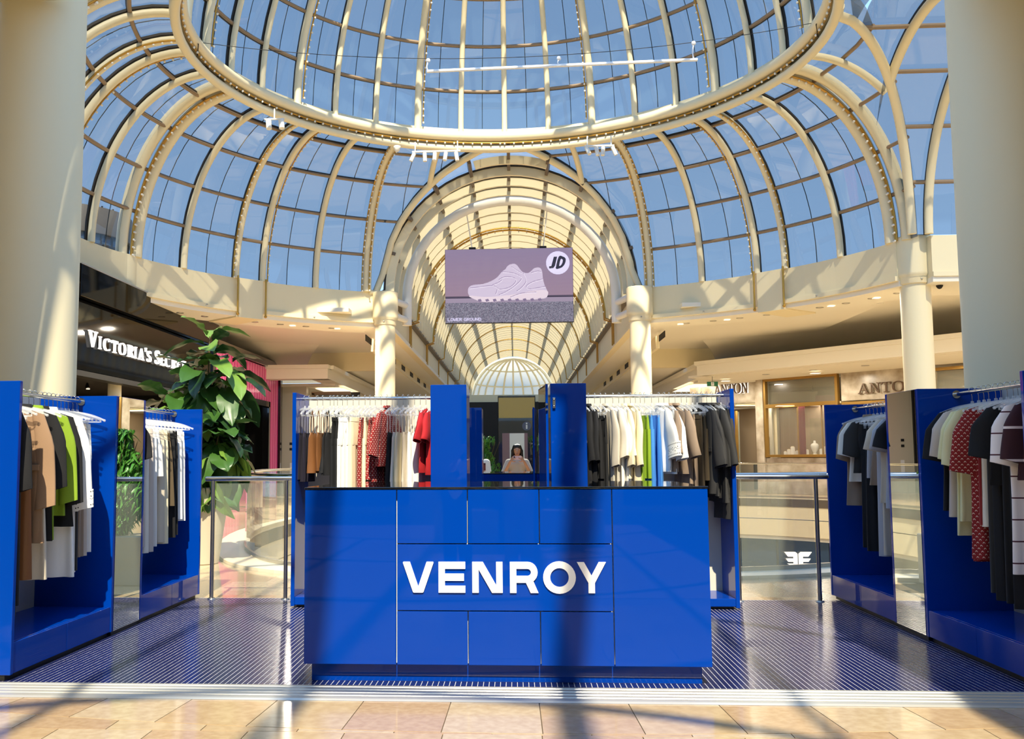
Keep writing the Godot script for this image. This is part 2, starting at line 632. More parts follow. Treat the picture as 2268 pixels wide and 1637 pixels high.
# ---------------------------------------------------------------- kiosk
func build_kiosk() -> void:
	# mosaic platform
	var plat := thing("platform", "low kiosk platform paved with tiny navy mosaic tiles in white grout", "platform", Vector3(), "", "structure")
	part("grout_bed", boxm(V(-0.04, -0.0158, -7.815), V(7.42, 0.030, 3.69)), M.grout, plat)
	var tm := MB.new()
	tm.box(Vector3(), V(0.0309, 0.005, 0.0316), 0.001)
	var xf := []
	for i in 218:
		for j in 108:
			var p := V(-3.74 + 0.034 * (i + 0.5), 0.0, -5.975 - 0.034 * (j + 0.5))
			xf.append(Transform3D(Basis.from_euler(V(rng.randfn(0, 0.004), 0, rng.randfn(0, 0.004))), p + V(0, -0.0025 + rng.randf() * 0.0006, 0)))
	many("mosaic_tiles", tm.mesh(), M.tile, xf, plat)
	# ribbed aluminium edge trim
	var prof := PackedVector2Array([Vector2(-5.972, -0.03), Vector2(-5.972, 0.004), Vector2(-5.955, 0.006)])
	for i in 4:
		var z := -5.935 + 0.045 * i
		var y := 0.004 - 0.006 * i
		prof.append_array(PackedVector2Array([Vector2(z, y + 0.001), Vector2(z + 0.004, y - 0.006), Vector2(z + 0.010, y - 0.006), Vector2(z + 0.014, y - 0.001), Vector2(z + 0.036, y - 0.003)]))
	prof.append_array(PackedVector2Array([Vector2(-5.745, -0.020), Vector2(-5.728, -0.029)]))
	var mb := MB.new()
	mb.tf = Transform3D(Basis(V(0, 0, 1), V(0, 1, 0), V(-1, 0, 0)), Vector3())
	mb.prism(prof, -4.2, 4.2)
	part("edge_trim", mb, M.alu, plat)

	# racks along the two sides
	side_rack("near left display rack of glossy blue panels hung with knitwear and white clothes", -3.115, -1.0, -6.0, -7.545)
	side_rack("far left display rack of glossy blue panels full of white trousers", -3.120, -1.0, -8.105, -9.67)
	side_rack("near right display rack in shade with red patterned and black clothes", 3.005, 1.0, -6.0, -7.57)
	side_rack("far right display rack in shade with dark and grey clothes", 3.01, 1.0, -8.16, -9.78)
	side_mirror("full-length mirror panel between the two left blue display racks", -3.118, -1.0, -7.56, -8.09)
	side_mirror("full-length mirror panel between the two right blue display racks", 3.008, 1.0, -7.585, -8.145)
	back_rack()
	counter()
	towers()
	# low steel rails closing the two back corners
	for s in [[-3.05, -2.1, -2.97, -2.24, "steel tube rail with two posts behind the left aisle"], [2.04, 2.96, 2.84, 2.10, "steel tube rail with two posts behind the right aisle"]]:
		var r := thing("guard_rail", s[4], "rail", V((s[0] + s[1]) * 0.5, 0, -9.57))
		var cx: float = (s[0] + s[1]) * 0.5
		mb = MB.new()
		mb.tube([V(s[0] - cx, 1.165, 0), V(s[0] - cx + 0.01, 1.165, 0), V(s[1] - cx - 0.01, 1.165, 0), V(s[1] - cx, 1.165, 0)], [0.018, 0.024, 0.024, 0.018], 14)
		part("top_tube", mb, M.chrome, r)
		for x in [s[2], s[3]]:
			mb = MB.new()
			mb.tube([V(x - cx, 0.0, 0), V(x - cx, 1.145, 0)], 0.02, 12)
			part("post", mb, M.steel, r)
			mb = MB.new()
			mb.lathe([Vector2(0.0, 0.014), Vector2(0.034, 0.012), Vector2(0.042, 0.001), Vector2(0.042, 0.0)], 16, V(x - cx, 0, 0))
			part("base_collar", mb, M.steel, r)
		var gx0: float = minf(s[2], s[3]) + 0.03 - cx
		var gx1: float = maxf(s[2], s[3]) - 0.03 - cx
		part("glass_panel", boxm(V((gx0 + gx1) * 0.5, 0.58, 0), V(gx1 - gx0, 1.08, 0.004)), M.rail_glass, r)

func side_rack(label: String, x: float, s: float, z0: float, z1: float) -> void:
	var r := thing("display_rack", label, "display rack", V(x, 0, z0))
	var d := 0.635
	var L := z0 - z1
	part("end_panel", boxm(V(s * d * 0.5, 0.945, -0.018), V(d, 1.82, 0.036), 0.003), M.blue, r)
	part("end_panel", boxm(V(s * d * 0.5, 0.945, -L + 0.018), V(d, 1.82, 0.036), 0.003), M.blue, r)
	part("back_panel", boxm(V(s * (d - 0.012), 0.945, -L * 0.5), V(0.024, 1.80, L - 0.074)), M.grey_panel, r)
	var inner := L - 0.076
	part("base_box", boxm(V(s * (d * 0.5 + 0.002), 0.133, -L * 0.5), V(d - 0.06, 0.19, inner), 0.002), M.blue, r)
	for k in 2:
		part("base_front", boxm(V(s * 0.014, 0.133, -L * 0.5 + (k - 0.5) * inner * 0.5), V(0.02, 0.19, inner * 0.5 - 0.005), 0.002), M.blue, r)
	part("toe_kick", boxm(V(s * d * 0.5, 0.019, -L * 0.5), V(d - 0.08, 0.036, L - 0.02)), M.black, r)
	var mb := MB.new()
	mb.tube([V(s * 0.28, 1.81, -0.037), V(s * 0.28, 1.81, -L + 0.037)], 0.0155, 14)
	part("hanging_rail", mb, M.chrome, r)
	for zz in [-0.040, -L + 0.040]:
		mb = MB.new()
		var sg := 1.0 if zz > -0.5 else -1.0
		mb.tube([V(s * 0.28, 1.81, zz + 0.003 * sg), V(s * 0.28, 1.81, zz - 0.006 * sg)], 0.03, 16)
		part("rail_flange", mb, M.chrome, r)

func side_mirror(label: String, x: float, s: float, z0: float, z1: float) -> void:
	var r := thing("mirror", label, "mirror", V(x, 0, z0))
	var L := z0 - z1
	part("backing", boxm(V(s * 0.02, 0.945, -L * 0.5), V(0.03, 1.82, L)), M.blue_edge, r)
	part("mirror_face", boxm(V(s * 0.002, 0.945, -L * 0.5), V(0.006, 1.815, L - 0.004)), M.mirror, r)
	part("toe_kick", boxm(V(s * 0.03, 0.019, -L * 0.5), V(0.03, 0.036, L)), M.black, r)

func back_rack() -> void:
	var r := thing("display_rack", "wide display rack of blue panels behind the counter with a central mirror", "display rack", V(0, 0, -9.04))
	for x in [-2.05, 1.968]:
		part("end_panel", boxm(V(x, 0.993, -0.29), V(0.036, 1.96, 0.58), 0.003), M.blue, r)
	for x in [-0.515, 0.53]:
		part("divider_panel", boxm(V(x, 0.993, -0.29), V(0.03, 1.96, 0.58), 0.003), M.blue, r)
	for q in [[-2.032, -0.53], [0.545, 1.95]]:
		var w: float = q[1] - q[0]
		var cx: float = (q[1] + q[0]) * 0.5
		part("back_panel", boxm(V(cx, 1.0, -0.575), V(w, 1.93, 0.02)), M.beige_panel, r)
		part("base_shelf", boxm(V(cx, 0.06, -0.285), V(w, 0.07, 0.56), 0.003), M.blue, r)
		var mb := MB.new()
		mb.tube([V(q[0], 1.928, -0.26), V(q[1], 1.928, -0.26)], 0.0155, 14)
		part("hanging_rail", mb, M.chrome, r)
	part("toe_kick", boxm(V(-0.04, 0.0125, -0.30), V(3.96, 0.024, 0.5)), M.black, r)
	part("mirror_backing", boxm(V(0.0075, 1.0, -0.585), V(1.01, 1.94, 0.012)), M.blue_edge, r)
	part("mirror_face", boxm(V(0.0075, 1.0, -0.575), V(1.0, 1.945, 0.006)), M.mirror, r)

func counter() -> void:
	var r := thing("counter", "glossy blue reception counter with big white letters on its front", "counter", V(0, 0, -6.03))
	part("plinth", boxm(V(-0.078, 0.054, -0.79), V(2.366, 0.108, 1.42), 0.002), M.blue, r)
	part("carcass", boxm(V(-0.071, 0.636, -0.765), V(2.43, 1.046, 1.40)), M.white_paint, r)
	var j := [-1.297, -0.727, -0.293, 0.142, 0.580, 1.155]
	var y := [0.112, 0.434, 0.835, 1.164]
	var g := 0.003
	var put := func(a: int, b: int, c: int, d: int) -> void:
		part("front_panel", boxm(V((j[a] + j[b]) * 0.5, (y[c] + y[d]) * 0.5, -0.009), V(j[b] - j[a] - 2 * g, y[d] - y[c] - 2 * g, 0.018), 0.0015), M.blue, r)
	put.call(0, 1, 0, 3)
	put.call(4, 5, 0, 3)
	for k in [1, 2, 3]:
		put.call(k, k + 1, 2, 3)
		put.call(k, k + 1, 0, 1)
	put.call(1, 4, 1, 2)
	for x in [-1.297 + 0.009, 1.155 - 0.009]:
		part("side_panel", boxm(V(x, 0.638, -0.745), V(0.018, 1.052, 1.45), 0.0015), M.blue, r)
	part("back_panel", boxm(V(-0.071, 0.638, -1.478), V(2.41, 1.052, 0.016)), M.blue, r)
	part("counter_top", boxm(V(-0.071, 1.172, -0.735), V(2.456, 0.014, 1.476), 0.003), M.black_gloss, r)
	# lettering
	var T := 0.0385
	var H := 0.184
	var sx := func(px: float) -> float: return -0.687 + (px - 892.3) * 0.002716
	var yb := 0.5445
	var letter := func(polys: Array, px0: float) -> void:
		var mb := MB.new()
		for p in polys:
			var q := PackedVector2Array()
			for v2 in p: q.append(Vector2(sx.call(px0) + v2.x, yb + v2.y))
			mb.prism(q, 0.0, 0.012)
		part("letter", mb, M.letter_white, r)
	var w := 68.4 * 0.002716
	letter.call([[Vector2(0.002, H), Vector2(0.0, H - 0.006), Vector2(w * 0.5 - 0.032, 0.004), Vector2(w * 0.5 - 0.027, 0), Vector2(w * 0.5 + 0.027, 0), Vector2(w * 0.5 + 0.032, 0.004), Vector2(w, H - 0.006), Vector2(w - 0.002, H), Vector2(w - 0.042, H), Vector2(w * 0.5, 0.036), Vector2(0.042, H)]], 892.3)
	w = 59.7 * 0.002716
	letter.call([[Vector2(0, 0), Vector2(w, 0), Vector2(w, 0.041), Vector2(T, 0.041), Vector2(T, 0.071), Vector2(w - 0.008, 0.071), Vector2(w - 0.008, 0.113), Vector2(T, 0.113), Vector2(T, 0.142), Vector2(w, 0.142), Vector2(w, H), Vector2(0, H)]], 972.0)
	w = 67.4 * 0.002716
	letter.call([[Vector2(0, 0), Vector2(T, 0), Vector2(T, 0.140), Vector2(w - 0.064, 0), Vector2(w, 0), Vector2(w, H), Vector2(w - T, H), Vector2(w - T, 0.044), Vector2(0.064, H), Vector2(0, H)]], 1047.3)
	w = 62.8 * 0.002716
	var bowl_o := []
	var bowl_i := []
	for i in 13:
		var a := -PI / 2 + PI * i / 12
		bowl_o.append(Vector2(w - 0.062 + 0.058 * cos(a), 0.122 + 0.062 * sin(a)))
		bowl_i.append(Vector2(w - 0.066 + 0.022 * cos(a), 0.122 + 0.021 * sin(a)))
	var up := [Vector2(0, H), Vector2(0, 0.122), Vector2(T, 0.122), Vector2(T, 0.143)]
	for i in range(12, 5, -1): up.append(bowl_i[i])
	for i in range(6, 13): up.append(bowl_o[i])
	var dn := [Vector2(0, 0), Vector2(T, 0), Vector2(T, 0.060), Vector2(0.096, 0.060), Vector2(0.124, 0), Vector2(w, 0), Vector2(0.140, 0.070)]
	for i in range(3, 7): dn.append(bowl_o[i])
	for i in range(6, -1, -1): dn.append(bowl_i[i])
	dn.append_array([Vector2(T, 0.101), Vector2(T, 0.122), Vector2(0, 0.122)])
	letter.call([up, dn], 1131.0)
	w = 72.0 * 0.002716
	for half in 1:
		var halves := []
		for s in [1.0, -1.0]:
			var o := []
			for i in 17:
				var a := PI * i / 16
				o.append(Vector2(w * 0.5 - (w * 0.5) * cos(a), H * 0.5 + s * (H * 0.5 + 0.004) * sin(a)))
			for i in 17:
				var a := PI * (16 - i) / 16
				o.append(Vector2(w * 0.5 - (w * 0.5 - 0.042) * cos(a), H * 0.5 + s * (H * 0.5 - 0.036) * sin(a)))
			halves.append(o)
		letter.call(halves, 1204.4)
	w = 63.9 * 0.002716
	letter.call([[Vector2(w * 0.5 - T * 0.5, 0), Vector2(w * 0.5 + T * 0.5, 0), Vector2(w * 0.5 + T * 0.5, 0.060), Vector2(w, H), Vector2(w - 0.043, H), Vector2(w * 0.5, 0.104), Vector2(0.043, H), Vector2(0, H), Vector2(w * 0.5 - T * 0.5, 0.060)]], 1279.0)

func towers() -> void:
	var l := thing("tower", "plain tall blue column cabinet standing behind the counter, beside the white and red clothes", "cabinet", V(-0.5125, 0, -7.6))
	part("body", boxm(V(0, 0.972, -0.26), V(0.281, 1.906, 0.50), 0.003), M.blue, l)
	part("toe_kick", boxm(V(0, 0.0095, -0.26), V(0.26, 0.018, 0.46)), M.black, l)
	var r := thing("tower", "tall blue column cabinet with a chrome latch and its mirrored door ajar", "cabinet", V(0.414, 0, -7.6))
	part("body", boxm(V(0, 0.973, -0.26), V(0.276, 1.908, 0.50), 0.003), M.blue, r)
	part("toe_kick", boxm(V(0, 0.0095, -0.26), V(0.26, 0.018, 0.46)), M.black, r)
	var mb := MB.new()
	var b := Basis(Vector3.UP, deg_to_rad(4.0))
	mb.box(V(-0.185, 0.973, -0.285), V(0.018, 1.90, 0.57), 0.002, b)
	var door := part("door", mb, M.blue, r)
	mb = MB.new()
	mb.box(V(-0.1955, 0.973, -0.286), V(0.003, 1.89, 0.555), 0.0, b)
	part("mirror_face", mb, M.mirror, door)
	mb = MB.new()
	for yy in [1.765, 1.725]:
		mb = MB.new()
		mb.tube([V(-0.167, yy, 0.0), V(-0.167, yy, 0.022)], 0.009, 10)
		part("knob", mb, M.chrome, door)
	mb = MB.new()
	mb.box(V(-0.110, 1.775, 0.004), V(0.022, 0.085, 0.012), 0.003)
	mb.ball(V(-0.110, 1.80, 0.012), V(0.008, 0.008, 0.006), 8)
	mb.ball(V(-0.110, 1.75, 0.012), V(0.008, 0.008, 0.006), 8)
	part("latch", mb, M.chrome, r)

# ---------------------------------------------------------------- mall shell
var lamp_host: Node3D

func panel_light(nm: String, at: Vector3, size: Vector2, e: float, c := Color(1, 0.95, 0.86)) -> void:
	# ceiling lamp facing down: glowing plate and an area light just below it
	part("lamp_lens", boxm(at + V(0, 0.012, 0), V(size.x, 0.01, size.y)), M.lamp_lens, lamp_host)
	var l := AreaLight3D.new()
	l.name = numbered(self, nm)
	l.area_size = size
	l.position = at
	l.rotation = V(-PI / 2, 0, 0)
	l.light_color = c
	l.light_energy = e
	l.shadow_enabled = true
	add_child(l)

func cyl(theta: float, r: float, y: float) -> Vector3:
	var t := deg_to_rad(theta)
	return V(DC.x + r * sin(t), y, DC.z - r * cos(t))

func sector(mb: MB, t0: float, t1: float, r0: float, r1: float, y0: float, y1: float, step := 3.0) -> void:
	var m := maxi(1, int(ceil(absf(t1 - t0) / step)))
	for i in m:
		var a := t0 + (t1 - t0) * i / m
		var b := t0 + (t1 - t0) * (i + 1) / m
		var c := cyl((a + b) * 0.5, (r0 + r1) * 0.5, (y0 + y1) * 0.5)
		mb.quad(cyl(a, r0, y0), cyl(b, r0, y0), cyl(b, r0, y1), cyl(a, r0, y1), c)
		mb.quad(cyl(a, r1, y0), cyl(b, r1, y0), cyl(b, r1, y1), cyl(a, r1, y1), c)
		mb.quad(cyl(a, r0, y0), cyl(b, r0, y0), cyl(b, r1, y0), cyl(a, r1, y0), c)
		mb.quad(cyl(a, r0, y1), cyl(b, r0, y1), cyl(b, r1, y1), cyl(a, r1, y1), c)
		if i == 0: mb.quad(cyl(a, r0, y0), cyl(a, r1, y0), cyl(a, r1, y1), cyl(a, r0, y1), c)
		if i == m - 1: mb.quad(cyl(b, r0, y0), cyl(b, r1, y0), cyl(b, r1, y1), cyl(b, r0, y1), c)

func column(label: String, x: float, z: float, r: float, top: float, cap_r: float) -> void:
	var o := thing("column", label, "column", V(x, -0.03, z), "", "structure")
	var mb := MB.new()
	mb.lathe([Vector2(r + 0.03, 0), Vector2(r + 0.03, 0.16), Vector2(r, 0.18), Vector2(r, 5.36 if cap_r > 0.0 else top)], 40)
	part("shaft", mb, M.cream, o)
	if cap_r > 0.0:
		mb = MB.new()
		mb.lathe([Vector2(r, 5.36), Vector2(cap_r - 0.05, 5.37), Vector2(cap_r - 0.05, 5.52), Vector2(cap_r, 5.55), Vector2(cap_r, 5.62), Vector2(cap_r, top - 0.03), Vector2(cap_r - 0.03, top), Vector2(0.0, top)], 40)
		part("capital", mb, M.cream, o)
		mb = MB.new()
		mb.ball(V(0, 5.45, cap_r - 0.04), V(0.025, 0.025, 0.02), 8)
		part("spot_sensor", mb, M.steel, o)

func build_ceilings() -> void:
	# drum fascia round the dome
	for q in [[-121.0, -24.4, "curved cream fascia of the drum on the left with brass conduits"], [24.6, 72.5, "curved cream fascia of the drum on the right with brass conduits"]]:
		var f := thing("wall", q[2], "fascia", Vector3(), "", "structure")
		var mb := MB.new()
		sector(mb, q[0], q[1], 9.56, 9.86, 5.53, 6.35)
		part("band", mb, M.cream, f)
		mb = MB.new()
		sector(mb, q[0], q[1], 9.50, 9.9, 5.42, 5.53)
		part("lip", mb, M.cream, f)
		mb = MB.new()
		sector(mb, q[0], q[1], 9.60, 10.9, 5.30, 5.42)
		part("soffit", mb, M.ceiling_paint, f)
		var sgn := signf(q[0] + q[1])
		# drop block between the paired ribs, with brass conduits at its edges
		var pairs := [48.4] if sgn > 0 else [48.4, 94.8]
		for t in pairs:
			mb = MB.new()
			sector(mb, sgn * (t - 2.4), sgn * (t + 2.4), 9.47, 10.9, 5.26, 6.352, 2.4)
			part("drop_block", mb, M.cream, f)
			for e in [-2.75, 2.75]:
				mb = MB.new()
				mb.tube([cyl(sgn * (t + e), 9.42, 5.36), cyl(sgn * (t + e), 9.42, 6.4)], 0.028, 8)
				mb.ball(cyl(sgn * (t + e), 9.42, 5.34), V(0.045, 0.045, 0.045), 8)
				part("brass_conduit", mb, M.brass, f)
		# recessed downlights and little sensors
		for i in 9:
			var t: float = sgn * (31.0 + 4.6 * i)
			mb = MB.new()
			mb.lathe([Vector2(0, 0.012), Vector2(0.05, 0.012), Vector2(0.075, 0.0), Vector2(0.10, -0.004), Vector2(0.10, 0.012)], 14, cyl(t, 10.25, 5.292))
			part("downlight", mb, M.steel, f)
		for t in [36.0, 57.0]:
			mb = MB.new()
			mb.ball(cyl(sgn * t, 9.50, 5.475), V(0.03, 0.03, 0.03), 8)
			part("sensor", mb, M.steel, f)
	# ceilings behind the fascia
	var c := thing("ceiling", "smooth cream ceiling over the walkways round the dome", "ceiling", Vector3(), "", "structure")
	lamp_host = c
	var mb2 := MB.new()
	for q in [[-121.0, -24.0], [24.0, 75.0]]:
		# vertical upstand then a ceiling that sweeps up and gently down again
		sector(mb2, q[0], q[1], 10.9, 11.0, 5.30, 5.60)
		var rows := []
		for pr in [[10.95, 5.60], [11.6, 5.72], [13.0, 5.84], [15.0, 5.86], [17.0, 5.72], [18.6, 5.42], [19.6, 5.05], [26.0, 5.0]]:
			var row := PackedVector3Array()
			for i in 33: row.append(cyl(q[0] + (q[1] - q[0]) * i / 32.0, pr[0], pr[1]))
			rows.append(row)
		mb2.grid(rows, false, Vector3.DOWN)
	part("cove", mb2, M.ceiling_paint, c)
	part("roof_slab", boxm(V(-21.2, 6.6, -35), V(17.6, 0.3, 60)), M.ceiling_paint, c)
	part("roof_slab", boxm(V(21.5, 6.6, -45.5), V(17.6, 0.3, 45)), M.ceiling_paint, c)
	mb2 = MB.new()
	mb2.box(V(16.0, 6.6, -29.2), V(7, 0.3, 12.8))
	part("roof_slab", mb2, M.ceiling_paint, c)
	# corridors beside the far vault
	for s in [-1.0, 1.0]:
		mb2 = MB.new()
		mb2.box(V(s * 4.27, 5.47, -56), V(0.95, 0.14, 52))
		part("corridor_soffit", mb2, M.ceiling_paint, c)
		mb2 = MB.new()
		mb2.box(V(s * 4.80, 5.25, -57.5), V(0.12, 0.5, 49))
		part("corridor_beam", mb2, M.cream, c)
		mb2 = MB.new()
		mb2.box(V(s * 6.6, 5.05, -61), V(3.6, 0.12, 42))
		part("corridor_ceiling", mb2, M.ceiling_paint, c)
		for i in 7:
			var z := -31.6 - 3.35 * i
			mb2 = MB.new()
			mb2.box(V(s * 4.735, 5.23, z), V(0.02, 0.20, 1.25))
			var vent := part("vent", mb2, M.dark, c)
			vent.set_meta("label", "dark ventilation grille in the beam")
		mb2 = MB.new()
		mb2.box(V(s * 7.6, 5.70, -33.6), V(5.6, 0.12, 11.0))
		part("corridor_ceiling", mb2, M.ceiling_paint, c)
		mb2 = MB.new()
		mb2.box(V(s * 7.6, 5.7, -39.2), V(5.6, 1.6, 0.2))
		part("upstand", mb2, M.cream, c)
		# stepped bulkhead
		mb2 = MB.new()
		mb2.box(V(s * 7.35, 4.64, -59.3), V(0.7, 0.52, 45))
		mb2.box(V(s * 7.2, 4.83, -59.35), V(0.75, 0.14, 45.3))
		part("bulkhead", mb2, M.ceiling_paint, c)
		mb2 = MB.new()
		mb2.box(V(s * 9.0, 4.35, -62), V(3.6, 0.1, 46))
		part("shopfront_ceiling", mb2, M.ceiling_paint, c)
		mb2 = MB.new()
		mb2.box(V(s * 10.4, 2.2, -62), V(0.3, 4.5, 44))
		part("corridor_wall", mb2, M.beige_panel, c)
	mb2 = MB.new()
	mb2.box(V(-8.6, 4.64, -36.75), V(3.2, 0.52, 0.7))
	mb2.box(V(-8.6, 4.83, -36.65), V(3.3, 0.14, 0.75))
	part("bulkhead", mb2, M.ceiling_paint, c)
	mb2 = MB.new()
	var u := V(0.61, 0, 0.79)
	var bb := Basis(u, Vector3.UP, u.cross(Vector3.UP))
	mb2.box(V(11.2, 4.64, -31.7), V(13.6, 0.52, 0.7), 0.0, bb)
	mb2.box(V(11.16, 4.83, -31.66), V(13.7, 0.14, 0.78), 0.0, bb)
	part("bulkhead", mb2, M.ceiling_paint, c)
	mb2 = MB.new()
	mb2.box(V(13.0, 4.40, -33.2), V(15.0, 0.08, 4.6), 0.0, bb)
	part("shopfront_ceiling", mb2, M.ceiling_paint, c)
	for i in 4:
		mb2 = MB.new()
		mb2.lathe([Vector2(0, -0.004), Vector2(0.11, -0.004), Vector2(0.13, -0.01), Vector2(0.13, 0.01)], 14, V(8.9, 4.358, -36.6) + u * (0.4 + 2.0 * i))
		part("downlight", mb2, M.steel, c)
	# columns
	column("cream round column behind the near left blue rack, dappled with sun", -4.36, -8.55, 0.40, 5.75, 0.0)
	column("thick cream column behind the near right blue rack, in plain shade", 4.26, -8.55, 0.42, 5.75, 0.0)
	column("cream column left of the hanging screen, under the drum fascia", -3.84, -29.0, 0.30, 6.37, 0.38)
	column("cream column right of the hanging screen, under the drum fascia", 3.69, -28.8, 0.30, 6.37, 0.38)
	column("sunlit cream column at the right, carrying the twin dome ribs", 9.36, -23.3, 0.335, 6.48, 0.44)
	column("cream column top behind the black shop sign, under twin dome ribs", -9.72, -23.3, 0.16, 6.40, 0.46)
	for q in [[-3.84, -29.0, -1], [3.69, -28.8, 1]]:
		pass

# ---------------------------------------------------------------- dome
func prof(a: float, off := 0.0) -> Vector2:
	var t := deg_to_rad(a)
	var p := Vector2(9.56 - 2.8 * (1.0 - cos(t)), 6.35 + 3.75 * sin(t))
	var nn := Vector2(cos(t) * 3.75, sin(t) * 2.8).normalized()
	return p + nn * off

func dp(theta: float, a: float, off := 0.0) -> Vector3:
	var p := prof(a, off)
	return cyl(theta, p.x, p.y)

func bulbs(mesh: Mesh, pts: Array, gap: float, off: Array, parent: Node) -> void:
	var xf := []
	var acc := 0.0
	for i in pts.size() - 1:
		var L: float = pts[i].distance_to(pts[i + 1])
		while acc < L:
			xf.append(Transform3D(Basis(), pts[i].lerp(pts[i + 1], acc / L) + (off[i] as Vector3)))
			acc += gap
		acc -= L
	many("bulbs", mesh, M.white_paint, xf, parent)

func dome_rad(y: float) -> float:
	var s := clampf((y - 6.35) / 3.75, 0.0, 1.0)
	return 9.56 - 2.8 * (1.0 - sqrt(1.0 - s * s))

func groin_a(theta: float) -> float:
	# profile angle at which the dome leaves the far vault (half width 3.75), for |theta| < 26
	var best := 0.0
	for i in range(0, 172):
		var a := i * 0.5
		var p := prof(a)
		var x := absf(p.x * sin(deg_to_rad(theta)))
		var yb := 6.4 + sqrt(maxf(0.0, 3.75 * 3.75 - x * x)) if x < 3.75 else 0.0
		if p.y < yb: best = a
	return best

func build_dome() -> void:
	var d := thing("ceiling", "lower glass dome of cream steel ribs between the drum and the ring", "dome", Vector3(), "", "structure")
	var amax := 90.0
	var rowa := [0.0, 17.0, 33.5, 53.0, 74.0, 90.0]
	var bulb := SphereMesh.new()
	bulb.radius = 0.028; bulb.height = 0.056; bulb.radial_segments = 6; bulb.rings = 4
	var rib := func(theta: float, r: float, off: float, nm: String) -> MeshInstance3D:
		var pts := []
		for i in 25: pts.append(dp(theta, amax * i / 24.0, off))
		var mb := MB.new()
		mb.tube(pts, r, 10)
		return part(nm, mb, M.cream_steel, d)
	var gask := func(theta: float) -> void:
		var pts := []
		var ac := []
		var ou := []
		for i in 13:
			var a := amax * i / 12.0
			pts.append(dp(theta, a, 0.13))
			ac.append(V(cos(deg_to_rad(theta)), 0, sin(deg_to_rad(theta))))
			ou.append((dp(theta, a, 1.0) - dp(theta, a, 0.0)).normalized())
		var mb := MB.new()
		mb.strap(pts, ac, ou, 0.11, 0.05)
		part("gasket", mb, M.gasket, d)
	var strip := func(theta: float, off: float) -> void:
		var pts := []
		var offs := []
		for i in 25:
			var a := amax * i / 24.0
			pts.append(dp(theta, a, off))
			offs.append((dp(theta, a, off - 0.05) - dp(theta, a, off)))
		var mb := MB.new()
		mb.tube(pts, 0.022, 6)
		var o := part("brass_light_strip", mb, M.brass, d)
		bulbs(bulb, pts, 0.19, offs, o)
	var thin := [35.6, 61.5]
	var pair := [45.8, 51.0]
	for s in [-1.0, 1.0]:
		var all_thin := thin.duplicate()
		var all_pair := pair.duplicate()
		var mains := [26.0, 72.5]
		if s < 0:
			all_thin.append_array([82.0, 108.0])
			all_pair.append_array([92.3, 97.5])
			mains.append(117.4)
		for t in all_thin:
			rib.call(s * t, 0.085, 0.0, "rib"); gask.call(s * t)
		for i in all_pair.size():
			var t: float = all_pair[i]
			rib.call(s * t, 0.085, 0.0, "rib"); gask.call(s * t)
			strip.call(s * (t + (-0.75 if i % 2 == 0 else 0.75)), -0.05)
		for t in mains:
			if t < 30.0:
				rib.call(s * t, 0.13, -0.03, "main_rib"); gask.call(s * t)
				strip.call(s * (t + 1.0), -0.05)
				strip.call(s * (t - 0.1), -0.20)
			else:
				rib.call(s * (t - 1.25), 0.15, 0.06, "main_rib")
				rib.call(s * (t + 1.25), 0.14, 0.16, "main_rib")
				gask.call(s * (t + 1.6)); gask.call(s * (t - 1.5))
				strip.call(s * t, 0.0)
				strip.call(s * (t + 0.4), -0.02)
	# horizontal purlins between the ribs
	var spans := [[-117.4, -26.0], [26.0, 73.5]]
	for k in range(1, 5):
		for sp in spans:
			var pts := []
			var m := int(absf(sp[1] - sp[0]) / 2.6)
			for i in m + 1: pts.append(dp(sp[0] + (sp[1] - sp[0]) * i / m, rowa[k], 0.08))
			var mb := MB.new()
			mb.tube(pts, 0.045, 8)
			part("purlin", mb, M.bronze, d)
			mb = MB.new()
			for i in pts.size(): pts[i] = dp(sp[0] + (sp[1] - sp[0]) * i / m, rowa[k], 0.14)
			mb.tube(pts, 0.05, 6)
			part("gasket", mb, M.gasket, d)
	# panes: two halves per wide cell, split by a thin dark joint
	var edges_l := [-117.4, -108.0, -97.5, -92.3, -82.0, -72.6, -61.5, -51.0, -45.8, -35.6, -26.0]
	var edges_r := [26.0, 35.6, 45.8, 51.0, 61.5, 72.6]
	for ed in [edges_l, edges_r]:
		for i in ed.size() - 1:
			var cuts := [ed[i], ed[i + 1]]
			if absf(ed[i + 1] - ed[i]) > 7.0:
				cuts = [ed[i], (ed[i] + ed[i + 1]) * 0.5, ed[i + 1]]
				var jt: float = cuts[1]
				var pts := []
				for k in 14: pts.append(dp(jt, amax * k / 13.0, 0.155))
				var jb := MB.new()
				jb.tube(pts, 0.011, 4)
				part("glazing_joint", jb, M.gasket, d)
			for cc in cuts.size() - 1:
				for k in 5:
					pane(d, cuts[cc], cuts[cc + 1], rowa[k], rowa[k + 1])
	# lunette over the mouth of the far vault
	var lt := [-26.0, -20.0, -13.5, -6.5, 0.0, 6.5, 13.5, 20.0, 26.0]
	var gp := []
	var go := []
	var ga := []
	for i in 41:
		var t := -25.5 + 51.0 * i / 40.0
		var a := groin_a(t)
		gp.append(dp(t, a, 0.02))
		go.append((dp(t, a, 1.0) - dp(t, a, 0.0)).normalized())
	for i in 41:
		var tg: Vector3 = (gp[mini(i + 1, 40)] - gp[maxi(i - 1, 0)]).normalized()
		ga.append(tg.cross(go[i]))
	var gmb := MB.new()
	gmb.tube(gp, 0.10, 8)
	part("groin_rib", gmb, M.cream_steel, d)
	gmb = MB.new()
	for i in 41: gp[i] += go[i] * 0.13
	gmb.strap(gp, ga, go, 0.16, 0.05)
	part("gasket", gmb, M.gasket, d)
